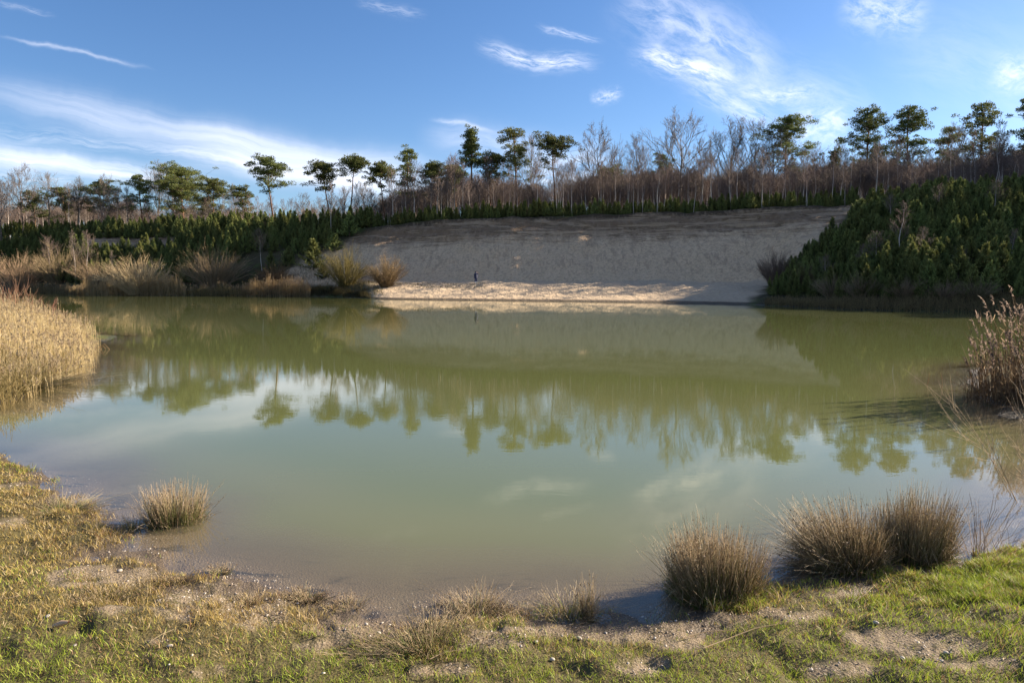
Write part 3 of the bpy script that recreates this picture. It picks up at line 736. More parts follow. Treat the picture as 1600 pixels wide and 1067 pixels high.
def gn_scatter(name, P, S, Rz, var, sources, lab, cat):
    """one object: instances of the given source objects' geometry on points (sources are real things in view)"""
    me = bpy.data.meshes.new(name); me.vertices.add(len(P)); me.vertices.foreach_set('co', np.asarray(P, np.float32).ravel()); me.update()
    a = me.attributes.new('scl', 'FLOAT_VECTOR', 'POINT'); a.data.foreach_set('vector', np.asarray(S, np.float32).ravel())
    a = me.attributes.new('rot', 'FLOAT_VECTOR', 'POINT'); a.data.foreach_set('vector', np.stack([0 * Rz, 0 * Rz, Rz], -1).astype(np.float32).ravel())
    a = me.attributes.new('var', 'INT', 'POINT'); a.data.foreach_set('value', np.asarray(var, np.int32))
    o = link(name, me); g = bpy.data.node_groups.new(name, 'GeometryNodeTree')
    g.interface.new_socket('Geometry', in_out='INPUT', socket_type='NodeSocketGeometry'); g.interface.new_socket('Geometry', in_out='OUTPUT', socket_type='NodeSocketGeometry')
    gi = g.nodes.new('NodeGroupInput'); go = g.nodes.new('NodeGroupOutput'); jn = g.nodes.new('GeometryNodeJoinGeometry'); g.links.new(jn.outputs[0], go.inputs[0])
    def na(nm, ty):
        n = g.nodes.new('GeometryNodeInputNamedAttribute'); n.data_type = ty; n.inputs['Name'].default_value = nm; return n.outputs[0]
    sa, ra, va = na('scl', 'FLOAT_VECTOR'), na('rot', 'FLOAT_VECTOR'), na('var', 'INT')
    for k, group_ in enumerate(sources):
        cmp_ = g.nodes.new('FunctionNodeCompare'); cmp_.data_type = 'INT'; cmp_.operation = 'EQUAL'
        ins = [i for i in cmp_.inputs if i.type == 'INT']; g.links.new(va, ins[0]); ins[1].default_value = k
        for so in group_:
            oi = g.nodes.new('GeometryNodeObjectInfo'); oi.transform_space = 'ORIGINAL'; oi.inputs['Object'].default_value = so; oi.inputs['As Instance'].default_value = True
            ip = g.nodes.new('GeometryNodeInstanceOnPoints'); g.links.new(gi.outputs[0], ip.inputs['Points']); g.links.new(oi.outputs['Geometry'], ip.inputs['Instance'])
            g.links.new(cmp_.outputs[0], ip.inputs['Selection']); g.links.new(sa, ip.inputs['Scale']); g.links.new(ra, ip.inputs['Rotation'])
            g.links.new(ip.outputs[0], jn.inputs[0])
    md = o.modifiers.new('scatter', 'NODES'); md.node_group = g
    return tag(o, lab, cat, None, 'stuff')
def zlabel(zone, u, v):
    if zone == 'R':
        if v > 432: return 'young pine in the lit lowest row at the foot of the right slope'
        if veg_edge_right(u, v) < 55: return 'young pine at the edge of the right thicket, next to the bare sand'
        return 'dark young pine in the dense thicket covering the right slope'
    if zone == 'L':
        if u < 150: return 'bushy young pine above the brown bushes at the far left'
        if u < 300: return 'bushy young pine in the left thicket around the bare sandy ledge'
        if u < 440: return 'bushy young pine in the left thicket, behind the wide rounded bare bush'
        return 'bushy young pine in the left thicket, nearest the sand outcrop'
    if u < 850: return 'low dark young pine on the rim above the person'
    return 'low dark young pine under the birches on the right part of the sandy rim'
def ypset(S, zone, nind, hs_, key, lab):
    x, y, z, u, v = S; k = hh(x, y) * hs_; order = np.argsort(key(x, y, z, u, v)); src = {}
    var = rng.integers(0, 7, len(x)); wd = k * (.68 + .35 * rng.random(len(x))); rz = rng.random(len(x)) * 6
    for n, i in enumerate(order[:nind]):
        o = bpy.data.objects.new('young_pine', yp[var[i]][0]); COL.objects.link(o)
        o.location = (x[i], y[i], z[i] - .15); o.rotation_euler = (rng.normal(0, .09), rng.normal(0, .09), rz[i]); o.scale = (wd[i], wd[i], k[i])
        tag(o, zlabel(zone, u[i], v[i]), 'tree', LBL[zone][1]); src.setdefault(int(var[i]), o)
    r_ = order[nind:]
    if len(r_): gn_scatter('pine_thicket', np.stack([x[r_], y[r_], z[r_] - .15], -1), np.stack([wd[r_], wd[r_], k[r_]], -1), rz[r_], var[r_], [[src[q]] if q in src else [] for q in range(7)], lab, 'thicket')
    return len(order)
nR = ypset(A_, 'R', 130, .74, lambda x, y, z, u, v: np.hypot(x, y) + 30 * (u > 1625) + 20 * (u < 1340), 'dense mass of young pines filling the right slope')
nL = ypset(B_, 'L', 120, .86, lambda x, y, z, u, v: np.hypot(x, y) + 40 * (u < 0) + rng.random(len(x)) * 25, 'dense mass of young pines filling the left bank')
nC = ypset(C_, 'C', 46, .68, lambda x, y, z, u, v: y + rng.random(len(x)), 'dark evergreen undergrowth along the rim of the sand face')
for (u, v, D, hp, wf, lab) in ((490, 424, 122.5, 50, 1.25, 'bushy young pine standing alone on the left shoulder of the sand face'), (505, 440, 119, 24, 1.7, 'squat young pine at the foot of the sand outcrop beside the olive-tinted bush'), (548, 395, 130, 40, 1.2, 'young pine at the upper left corner of the sand face'), (575, 372, 134, 34, 1.3, 'small young pine where the rim meets the left end of the sand face'), (524, 405, 126, 30, 1.4, 'small young pine on the shoulder, right of the bushy lone one')):
    x, y, z = ground_at(u, D); me, H0 = yp[rng.integers(0, 7)]; kk = hp / F * D / H0
    o = bpy.data.objects.new('young_pine', me); COL.objects.link(o); o.location = (x, y, z - .15); o.scale = (kk * wf, kk * wf, kk); o.rotation_euler = (0, 0, rng.random() * 6)
    tag(o, lab, 'tree', LBL['L'][1])
print('young pines', nR, nL, nC)

# the deeper wood behind: one mass of instances of trees that stand in view
def kids(name): 
    return [list(o.children) for o in sc.objects if o.name.split('.')[0] == name]
srcs = []; seen_ = set()
for ch in kids('birch_tree'):
    if ch and ch[0].data.name not in seen_ and len(srcs) < 6: seen_.add(ch[0].data.name); srcs.append(ch)
for ch in kids('leafless_tree'):
    if ch and ch[0].data.name not in seen_ and len(srcs) < 9: seen_.add(ch[0].data.name); srcs.append(ch)
nW = 1500; u = rng.uniform(-80, 1690, nW); keepw = ~((u > 430) & (u < 600) & (rng.random(nW) < .35)); u = u[keepw]; nW = len(u)
back = 6 + 85 * rng.random(nW) ** .8; D = crest_Y(u) + back; x = (u - 800) / F * D; z = height(x, D)
vt = np.interp(u, vtop_u, vtop_v) + 10 + 22 * (fbm(u * .03, u * 0, 300, 2) - .35) + np.abs(rng.normal(0, 14, nW)) + 6 * rng.random(nW)
nX = 420; thx = R(39) + R(50) * rng.random(nX); ox = 52 + 50 * rng.random(nX) ** 1.2; rx = (56 + ox) / math.cos(R(38.5))
H = np.maximum(3.5, CAMZ + (438 - vt) / F * D - z)
x = np.concatenate([x, rx * np.sin(thx)]); D = np.concatenate([D, rx * np.cos(thx)]); z = height(x, D); H = np.concatenate([H, rng.uniform(9, 16, nX)]); nW = len(x)
var = rng.integers(0, len(srcs), nW); var = np.where((var > 5) & (rng.random(nW) < .5), var - 5, var)
H0_ = np.where(var < 6, 12, 17); k = H / H0_; kx = k * (1.15 + .35 * rng.random(nW))
for ch in kids('pine_tree'):
    if ch[0].parent['label'].startswith('layered pine with'): srcs.append(ch); Hp = ch[0].data
var[-nX:] = np.where(rng.random(nX) < .45, len(srcs) - 1, var[-nX:]); k = np.where(var == len(srcs) - 1, .7 + .3 * rng.random(nW), k); kx = np.where(var == len(srcs) - 1, k, kx)
gn_scatter('woodland', np.stack([x, D, z - .1], -1), np.stack([kx, kx, k], -1), rng.random(nW) * 6, var, srcs, 'reddish brown mass of leafless wood behind the front row of trees', 'wood')

# ------------------------------------------------------------------ shrubs
def put_shrub(u, D, wpx, hpx, n, c0, c1, lab, r=.03, twigs=5, dz=0, group='bare shrubs by the water', xy=None, up=0.):
    x, y, z = ground_at(u, D) if xy is None else (xy[0], xy[1], hz(*xy)); D = y
    me = shrub(wpx / F * D, hpx / F * D, n, c0, c1, r, twigs, up)
    return tag(link('bare_shrub', me, M_twig, None, (x, y, z + dz)), lab, 'shrub', group)
TAN0, TAN1 = (.14, .09, .045), (.32, .22, .11)
put_shrub(335, 124, 112, 66, 260, (.20, .14, .08), (.42, .31, .18), 'wide rounded bare bush standing over the reeds on the left far bank', .035, 6)
put_shrub(540, 113, 84, 62, 260, (.12, .09, .03), (.25, .19, .07), 'olive-tinted bare bush in front of the lit left end of the sand face')
put_shrub(603, 108, 66, 52, 240, (.14, .09, .05), (.30, .20, .11), 'tan bare bush at the left end of the sandy beach')
put_shrub(1212, 88, 56, 62, 240, (.12, .08, .06), (.30, .21, .16), 'fan of pale bare stems where the beach meets the right slope', .022)
put_shrub(1255, 78, 46, 46, 200, (.10, .07, .04), (.22, .15, .09), 'smaller bare bush right of the fan of pale stems', .022)
put_shrub(218, 122, 118, 60, 330, (.34, .25, .13), (.66, .50, .29), 'straw-coloured bare bush rising behind the brightest far reeds', .03, 6)
put_shrub(150, 138, 90, 52, 200, (.14, .10, .06), (.30, .22, .13), 'dark brown bare bush left of the straw-coloured one')
put_shrub(92, 150, 100, 62, 200, (.19, .14, .08), (.40, .29, .17), 'brown bare bush behind the inlet at the left', .04)
put_shrub(30, 150, 110, 66, 200, (.20, .14, .085), (.42, .30, .18), 'tawny bare bush behind the inlet, nearest the left edge', .04)
put_shrub(430, 121, 60, 40, 160, (.14, .09, .05), (.28, .19, .10), 'low bare bush between the wide rounded bush and the sand outcrop')
put_shrub(0, 35, 90, 84, 70, (.16, .08, .05), (.34, .19, .13), 'reddish bare shrub sticking up behind the near left reeds', .014, 7, xy=(-26.0, 35.5))
put_shrub(0, 35, 70, 52, 40, (.16, .08, .05), (.34, .19, .13), 'small reddish bare shrub right of the tall reddish one behind the reeds', .012, 7, xy=(-22.6, 33.0))
put_shrub(1300, 71, 60, 38, 160, (.16, .11, .07), (.34, .25, .16), 'low brown bush at the foot of the right slope, nearest the beach', .018)
put_shrub(1345, 67, 54, 44, 160, (.18, .13, .08), (.38, .29, .18), 'pale-stemmed bush at the foot of the right slope below the short bare sapling', .018)
put_shrub(1418, 64, 70, 40, 180, (.14, .10, .06), (.32, .24, .15), 'wide brown bush at the foot of the right slope below the tallest bare sapling', .018)
put_shrub(1478, 62, 50, 34, 140, (.18, .13, .08), (.38, .29, .18), 'small tan bush between two wide ones at the foot of the right slope', .016)
put_shrub(1528, 61, 64, 38, 170, (.14, .10, .06), (.32, .24, .15), 'brown bush at the foot of the right slope just left of the plumed reeds', .016)
for (u, D, hp, lb) in ((1402, 74, 85, 'tallest pale bare sapling standing in the right pine thicket'), (1366, 73, 62, 'forked bare sapling left of the tallest one in the right thicket'), (1345, 74, 50, 'short bare sapling at the left edge of the right thicket'), (1440, 70, 55, 'thin bare sapling right of the tallest one in the right thicket'),
                       (1505, 66, 40, 'faint bare sapling low in the right thicket'), (1290, 78, 44, 'bare sapling at the tip of the right thicket beside the sand'), (1462, 82, 46, 'bare sapling high in the right thicket below the layered pair'), (1545, 78, 50, 'bare sapling high in the right thicket near the right edge'), (1385, 90, 44, 'thin bare sapling near the top of the right thicket'), (1580, 66, 48, 'bare sapling low in the right thicket behind the plumed reeds')):
    x, y, z = ground_at(u, D); me, H0 = birches[rng.integers(0, 6)]
    place_tree('bare_sapling', me, x, y, lb, 'tree', 'bare saplings in the right thicket', H=hp / F * D * 1.15, H0=H0, z=z, sxy=1.3, mats=(M_bark, M_twig))
for (u, D, hp, lb) in ((118, 146, 80, 'pale young birch between the brown bushes at the left inlet'), (138, 140, 78, 'twin pale young birch beside the dark brown bush'), (178, 130, 62, 'slim pale birch left of the straw-coloured bush'), (520, 132, 84, 'pale slim birch with bare top at the edge of the sand outcrop'),
                       (410, 128, 62, 'bare young birch at the foot of the left pine thicket'), (560, 136, 70, 'short dark-stemmed birch right of the slim one at the sand outcrop'), (80, 150, 72, 'pale young birch above the tawny bushes')):
    x, y, z = ground_at(u, D); me, H0 = birches[rng.integers(0, 6)]
    place_tree('young_birch', me, x, y, lb, 'tree', 'young birches on the left bank', H=hp / F * D, H0=H0, z=z, sxy=1.0, mats=(M_bark, M_twig))

# ------------------------------------------------------------------ reeds
def reed_bed(name, xs, ys, zs, hs_, cols, lab, wst=.007, plume=.5, leaf=2, lean=(0, 0), wl=.016, pc=(.38, .29, .19), spread=.12, K=5):
    n = len(xs); acc = Acc()
    P0 = np.stack([xs, ys, zs - .05], -1)
    a = rng.random(n) * 6.28; ln = np.abs(rng.normal(0, spread, n)); dx = np.cos(a) * ln + lean[0]; dy = np.sin(a) * ln + lean[1]
    t = np.linspace(0, 1, K)[None]
    P = np.stack([P0[:, 0:1] + dx[:, None] * hs_[:, None] * t ** 1.5, P0[:, 1:2] + dy[:, None] * hs_[:, None] * t ** 1.5, P0[:, 2:3] + hs_[:, None] * t * (1 - .12 * t * ln[:, None] * 4)], -1)
    c = bark_noise(n, *cols)
    v, f = tube(P, wst * np.linspace(1, .45, K)[None] * np.ones((n, 1)), 3); acc.add(v, f, np.repeat(c, K * 3, 0))
    for j in range(leaf):
        m = n; q_ = .25 + .6 * rng.random(m); jj = np.minimum((q_ * (K - 1)).astype(int), K - 2); fr_ = (q_ * (K - 1) - jj)[:, None]
        b0 = P[np.arange(m), jj] * (1 - fr_) + P[np.arange(m), jj + 1] * fr_
        a = rng.random(m) * 6.28; L = hs_ * (.12 + .14 * rng.random(m)); ca, sa = np.cos(a) * .55 + lean[0], np.sin(a) * .55 + lean[1]
        tt = np.linspace(0, 1, 3)[None]
        Q = np.stack([b0[:, 0:1] + (ca * L)[:, None] * tt, b0[:, 1:2] + (sa * L)[:, None] * tt, b0[:, 2:3] + L[:, None] * (tt * .9 - .55 * tt ** 2)], -1)
        v, f = blades(Q, wl * np.array([[.7, 1, .15]]) * np.ones((m, 1))); acc.add(v, f, np.repeat(bark_noise(m, cols[0], cols[1]), 6, 0))
    pk = np.nonzero(rng.random(n) < plume)[0]; m = len(pk)
    if m:
        nb = 9; tip = P[pk, -1]; dirn = unit(P[pk, -1] - P[pk, -2]); L = (.10 + .10 * rng.random(m)) * (1.4 if lean[0] else 1)
        s = np.linspace(-.2, 1, nb)[None, :]; 
        C = tip[:, None] + dirn[:, None] * (s * L[:, None])[..., None] + np.array([lean[0] * .5, lean[1] * .5, 0])[None, None] * (s ** 2 * L[:, None])[..., None]
        C = C.reshape(-1, 3); D = unit(np.repeat(dirn, nb, 0) + rng.normal(0, .45, C.shape) + np.array([lean[0], lean[1], 0])); S = unit(np.cross(D, rng.normal(0, 1, C.shape)))
        l = (.05 + .05 * rng.random((len(C), 1))) * (wst / .007) ** .5
        vv = np.stack([C - S * l * .22, C + S * l * .22, C + D * l], 1); acc.add(vv.reshape(-1, 3), np.arange(len(C) * 3).reshape(-1, 3), np.repeat(bark_noise(len(C), np.array(pc) * .7, np.array(pc) * 1.2), 3, 0))
    return tag(link(name, acc.mesh(name), M_reed), lab, 'reeds', None, 'stuff')
STRAW = ((.46, .36, .20), (.80, .68, .45))
# near left bed
n = 9500
x = rng.uniform(-34, -10, n * 3); y = rng.uniform(14.5, 36, n * 3); u_, v_ = proj(x, y, 0)
sdn = sdf_near(x, y); m = (sdn > -.35) & (u_ < 118 + 42 * rng.random(len(x)) ** 1.5) & (u_ > -60) & (sdn < 7) & (v_ < 655) & (y > 15.5 + (fbm(x, y, 5, 2) - .5) * 3)
x, y = x[m][:n], y[m][:n]; sdn = sdn[m][:n]
h_ = (1.1 + .95 * fbm(x * .4, y * .4, 13, 3)) * (.6 + .5 * rng.random(len(x)) ** .8) * np.where(rng.random(len(x)) < .06, 1.28, 1) * np.clip(.72 + sdn * .16, .6, 1.12) * np.interp(y, [15, 19, 24], [.62, .85, 1]) * np.interp(proj(x, y, 0)[0], [0, 70, 150], [.80, .74, .52])
reed_bed('reed_bed', x, y, height(x, y), h_, STRAW, 'tall straw-coloured reeds on the near left bank', .0065, .28, 3)
# straw thatch and green rush at its foot
n = 6000; x = rng.uniform(-20, -9, n * 2); y = rng.uniform(12.5, 21, n * 2); sdn = sdf_near(x, y); u_, v_ = proj(x, y, 0)
m = (sdn > -.1) & (sdn < 4) & (u_ > -60) & (u_ < 125) & (v_ < 660); x, y = x[m][:n], y[m][:n]
reed_bed('dry_grass', x, y, height(x, y), .45 + .4 * rng.random(len(x)), ((.20, .17, .06), (.50, .40, .20)), 'low tangled straw and green grass at the foot of the near left reeds', .006, 0, 2, spread=.5, wl=.012)
# far left beds
def far_bed(u0, u1, o0, o1_, n, hh_, lab, cols=STRAW, wst=.022, nm='reed_bed'):
    u = rng.uniform(u0, u1, n); o = rng.uniform(o0, o1_, n); D = np.interp(u, YS_U, YS_Y) + o; x = (u - 800) / F * D; y = D
    z = np.maximum(height(x, y), -.15); e = np.clip(.65 + np.minimum(u - u0, u1 - u) / 40, .65, 1)
    return reed_bed(nm, x, y, z, hh_ * (.72 + .4 * rng.random(n)) * (.55 + .55 * fbm(u * .09, u * 0, 3, 3) + .35 * rng.random(n) ** 2) * e, cols, lab, wst, .3 if nm == 'reed_bed' else 0, 1, wl=.05, K=4, spread=.12 if nm == 'reed_bed' else .5)
far_bed(128, 290, -.8, 1.6, 1500, 3.4, 'brightest straw reeds on the left far bank, below the straw-coloured bush', ((.46, .34, .17), (.80, .64, .39)))
far_bed(40, 135, -.8, 1.6, 800, 2.0, 'short dull reeds along the inlet at the far left', ((.28, .21, .11), (.54, .42, .24)))
far_bed(286, 385, -.6, 1.6, 800, 2.0, 'short olive reeds below the wide rounded bush', ((.28, .23, .10), (.58, .47, .25)))
far_bed(378, 486, -.6, 1.6, 1000, 2.6, 'straw reeds on the far bank left of the beach', ((.34, .25, .13), (.66, .52, .30)))
far_bed(480, 580, .0, 2.5, 900, 1.0, 'dark low grass on the bank below the olive-tinted bush', ((.05, .05, .02), (.16, .13, .06)), nm='dry_grass')
far_bed(1195, 1600, -.3, 3.4, 4800, .9, 'brown dead grass and sedge along the foot of the right slope', ((.20, .15, .075), (.50, .38, .20)), .014, 'dry_grass')
far_bed(560, 760, 11, 17, 1400, .25, 'thin green turf along the sandy ledge left of the person', ((.10, .10, .03), (.24, .20, .08)), .02, 'turf')
far_bed(430, 600, 2, 11, 1800, .6, 'rough olive turf on the bank in front of the sand outcrop', ((.10, .10, .03), (.26, .21, .09)), .02, 'turf')
far_bed(180, 440, 3, 14, 3000, .7, 'rough olive turf behind the far reeds', ((.09, .09, .03), (.22, .17, .07)), .02, 'turf')
# right near reeds with drooping plumes
n = 330; c = onz(1618, 640); x = rng.normal(c[0] + .55, .62, n); y = rng.normal(c[1] + 1.0, 1.0, n); u_, v_ = proj(x, y, 0); m = (u_ > 1520); x, y = x[m], y[m]
h_ = (1.2 + 1.25 * rng.random(len(x))) * np.clip(.45 + (x - 10.6) * .36, .4, 1.12)
reed_bed('reed_bed', x, y, np.maximum(height(x, y), -.1), h_, ((.13, .095, .06), (.36, .27, .17)), 'brown reeds with drooping purplish plumes at the right edge', .0085, .55, 3, (-.17, 0), .02, (.19, .145, .115), .10)
n = 900; x = rng.normal(c[0] + .5, .75, n); y = rng.normal(c[1] + .6, .75, n); u_, v_ = proj(x, y, 0); m = (u_ > 1505); x, y = x[m], y[m]
reed_bed('dry_grass', x, y, np.maximum(height(x, y), -.08), .35 + .55 * rng.random(len(x)), ((.09, .06, .035), (.30, .21, .12)), 'tangled dead stems at the foot of the plumed reeds', .006, 0, 2, spread=.6, wl=.01)

# ------------------------------------------------------------------ rush clumps
def rush_clump(u, v, hpx, wpx, n, lab, lean=(0, 0), green=.3, spread=1.0, base=.42, grp='rush clumps along the near shore', dark=1.0):
    n = int(n * 1.45)
    x, y = onz(u, v); z = hz(x, y); x, y = onz(u, v, max(z, 0)); z = max(hz(x, y), -.12)
    D = y; H = hpx / F * D * 1.0; W = wpx / F * D * .95
    nbun = 26; ba = rng.random(nbun) * 6.28; bs = np.sqrt(rng.random(nbun)); bl = .72 + .33 * rng.random(nbun); kb = rng.integers(0, nbun, n)
    jx = np.cos(ba[kb]) * bs[kb] + rng.normal(0, .2, n); jy = np.sin(ba[kb]) * bs[kb] + rng.normal(0, .2, n); a = np.arctan2(jy, jx); s = np.minimum(np.hypot(jx, jy), 1.05); s2 = np.clip(s + rng.normal(0, .15, n), 0, 1.15)
    bx = np.cos(a) * s * W * .5 * base; by = np.sin(a) * s * W * .5 * base * .8
    n0 = n; L = H * (.35 + .65 * rng.random(n) ** 1.0) * (1 - .10 * s) * bl[kb] * 1.05 * np.where(rng.random(n) < .06, 1.12, 1)
    out_ = s2 * W * .5 * spread
    dxr = np.cos(a + rng.normal(0, .25, n)) * out_ * .75 + lean[0] * L; dyr = np.sin(a + rng.normal(0, .25, n)) * out_ * .6 + lean[1] * L
    K = 5; t = np.linspace(0, 1, K)[None]
    hd = np.hypot(dxr, dyr); zt = np.sqrt(np.maximum(L ** 2 - np.minimum(hd, .93 * L) ** 2, 0.01))
    droop = (rng.random(n) < .2) * rng.random(n) * .9; flop = (rng.random(n) < .06); dxr = np.where(flop, dxr * 2.2, dxr); dyr = np.where(flop, dyr * 2.2, dyr); L = np.where(flop, L * .8, L)
    P = np.stack([bx[:, None] + dxr[:, None] * t ** 1.25, by[:, None] + dyr[:, None] * t ** 1.25, zt[:, None] * (t - droop[:, None] * t ** 3) - .04], -1)
    P += rng.normal(0, .013, P.shape) * t[..., None]
    v_, f = tube(P, (.0017 + .0009 * rng.random((n, 1))) * np.linspace(1, .4, K)[None] * (D / 6) ** .5, 3)
    cb = np.array([.055, .085, .018]); cm = bark_noise(n, (.09, .065, .03), (.36, .26, .14)); ct = bark_noise(n, (.30, .22, .13), (.66, .51, .33))
    g = (rng.random((n, 1)) < green)
    cm = np.where(g, bark_noise(n, (.07, .10, .02), (.17, .18, .05)), cm)
    cc = np.stack([np.broadcast_to(cb, (n, 3)) * .7 + cm * .3, cm * .8, cm, cm * .5 + ct * .5, ct], 1) * dark
    acc = Acc(); acc.add(v_, f, np.repeat(cc.reshape(-1, 3), 3, 0))
    # seed heads: small brown tufts near tips
    k = np.nonzero(rng.random(n) < .35)[0]; m = len(k)
    C = P[k, 3] * .4 + P[k, 4] * .6; S = unit(rng.normal(0, 1, (m, 3))); D_ = unit(rng.normal(0, 1, (m, 3)))
    vv = np.stack([C - S * .007, C + S * .007, C + D_ * .016], 1); acc.add(vv.reshape(-1, 3), np.arange(m * 3).reshape(-1, 3), (.12, .07, .04))
    e = bpy.data.objects.new('rush_clump', None); COL.objects.link(e); e.location = (x, y, z); tag(e, lab, 'rush clump', grp)
    link('stems', acc.mesh('rush_stems'), M_rush, e)
    # basal green leaves and thatch
    m = int(n * .5); a = rng.random(m) * 6.28; s = np.sqrt(rng.random(m)) * W * .5 * (base + .18); q_ = np.linspace(0, 1, 4)[None]
    Lg = H * (.12 + .22 * rng.random(m)); od = .7 * Lg
    Q = np.stack([(np.cos(a) * s)[:, None] + (np.cos(a) * od)[:, None] * q_, (np.sin(a) * s * .8)[:, None] + (np.sin(a) * od)[:, None] * q_, Lg[:, None] * (q_ * 1.2 - .6 * q_ ** 2) - .03], -1)
    v_, f = blades(Q, .006 * np.array([[1, 1, .7, .1]]) * np.ones((m, 1)))
    c_ = np.where(rng.random((m, 1)) < .55, bark_noise(m, (.07, .12, .02), (.17, .25, .05)), bark_noise(m, (.20, .14, .07), (.38, .28, .15)))
    acc = Acc(); acc.add(v_, f, np.repeat(c_, 8, 0)); link('basal_leaves', acc.mesh('basal_leaves'), M_grass, e)
    return e
rush_clump(272, 814, 82, 100, 900, 'green-tipped rush clump standing alone in the water at the left', green=.65, spread=.55, base=.75)
rush_clump(738, 957, 66, 105, 520, 'spiky rush tuft on the waterline near the middle, above the pale-stemmed one', (-.10, 0), .3, 1.25, .55)
rush_clump(665, 1020, 86, 150, 620, 'pale-stemmed rush tuft lying low on the bank, left of the middle', (-.12, 0), .35, 1.5, .6)
rush_clump(888, 960, 72, 120, 300, 'sparse rush tuft on the waterline with splayed stems', (-.12, 0), .3, 1.6, .55)
rush_clump(918, 960, 98, 40, 110, 'narrow upright spray of tall stems at the right end of the sparse tuft', (.02, 0), .1, 1.1, .4)
rush_clump(1118, 928, 146, 146, 2300, 'bushy brown rush clump with bright grass at its foot, left of the big pair', (-.05, 0), .45, .55, .82)
rush_clump(1318, 882, 132, 146, 2000, 'rush clump leaning left over the water, left one of the big pair', (-.30, -.02), .25, .75, .66)
rush_clump(1425, 868, 132, 112, 1900, 'upright dark rush clump with grass at its foot, right one of the big pair', (.03, 0), .25, .5, .86)
rush_clump(478, 938, 30, 46, 260, 'small tufted hummock in the shallows left of the middle', green=.3, spread=1.4, base=.7)
rush_clump(388, 942, 24, 34, 120, 'tiny dry tuft at the waterline left of the small hummock', green=.2, spread=1.4, base=.7)
rush_clump(345, 893, 12, 26, 90, 'tiny dark tuft sitting in the shallows at the left', green=.5, spread=1.4, base=.8)
rush_clump(160, 935, 38, 80, 300, 'low reddish-brown tuft on the left bank', green=.25, spread=1.4, base=.7)
rush_clump(98, 800, 44, 90, 260, 'loose olive tuft of long blades on the far left bank', (.1, 0), green=.7, spread=1.5, base=.6)
rush_clump(280, 905, 22, 44, 130, 'short straw tuft on the gravel at the left waterline', green=.2, spread=1.3, base=.7)
rush_clump(545, 948, 16, 44, 90, 'flat tuft on the waterline right of the small hummock', green=.3, spread=1.4, base=.8)
rush_clump(212, 826, 40, 34, 110, 'thin green tuft on the spit touching the lone clump in the water', green=.8, spread=1.2, base=.6)
rush_clump(805, 962, 26, 50, 120, 'short dry tuft between the two waterline rush tufts', green=.2, spread=1.3, base=.7)
rush_clump(15, 602, 60, 130, 700, 'bushy green-hearted sedge tussock at the foot of the near left reeds', (.1, 0), green=.7, spread=1.2, base=.6)
rush_clump(62, 596, 55, 90, 500, 'green sedge tussock reaching over the water beside the left reeds', (.15, 0), green=.8, spread=1.2, base=.6)

# pale twiggy shrub at the right edge
x, y = 6.55, 8.2
me = shrub(2.6, 2.2, 20, (.22, .16, .10), (.46, .36, .25), .0048, 11)
tag(link('bare_shrub', me, M_twig, None, (x, y, hz(x, y))), 'pale spindly bare shrub reaching in from the right edge', 'shrub')
me = shrub(1.3, .62, 26, (.20, .14, .09), (.45, .34, .24), .0035, 4)
x, y = onz(1530, 868); tag(link('bare_shrub', me, M_twig, None, (x, y, hz(x, y))), 'small spray of bare twigs right of the big pair of rush clumps', 'shrub')
# broken reed stems in the water
def bent_stick(name, pts, r, c, lab, cat, grp=None, mt=None, sides=5):
    P = np.array(pts, float); L = P[0].copy(); P = P - L
    v, f = tube(P[None], np.linspace(r, r * .7, len(P))[None], sides); a = Acc(); a.add(v, f, c)
    return tag(link(name, a.mesh(name, True), mt or M_reed, None, tuple(L)), lab, cat, grp)
def gp(u, v, dz=0.0):
    z = 0.0
    for _ in range(6): x, y = onz(u, v, z); z = max(hz(x, y), 0)
    return (x, y, z + dz)
def wp(u, v, D): return at(u, v, D)
x0 = onz(153, 546)
for i, (a, b_, c_) in enumerate((((152, 545), (163, 537), (173, 548)), ((158, 546), (161, 540), (165, 545)))):
    D = x0[1]; bent_stick('dead_reed', [wp(*a, D), wp(*b_, D), wp(*c_, D)], .012, (.5, .38, .22), ['larger bent reed stem poking out of the water beside the left reeds', 'smaller bent reed stem beside the larger one by the left reeds'][i], 'reed stem')
for i, (u0, v0, u1, v1, lab) in enumerate(((1448, 602, 1452, 583, 'lone thin stem standing in the water left of the plumed reeds'), (1472, 606, 1470, 582, 'dark stub standing in the water between lone stems by the plumed reeds'), (1530, 868, 1532, 812, 'thin upright stem on the grassy edge at the right'))):
    D = onz(u0, v0)[1]; bent_stick('dead_reed', [wp(u0, v0 + 3, D), wp((u0 + u1) / 2 + 1, (v0 + v1) / 2, D), wp(u1, v1, D)], .008 if i < 2 else .004, (.3, .22, .14), lab, 'reed stem')
D = 17.2; bent_stick('dead_reed', [wp(1452, 606, D), wp(1490, 611, D - .3), wp(1545, 621, D - .8)], .010, (.30, .22, .15), 'long fallen stem lying on the water left of the plumed reeds', 'stick')

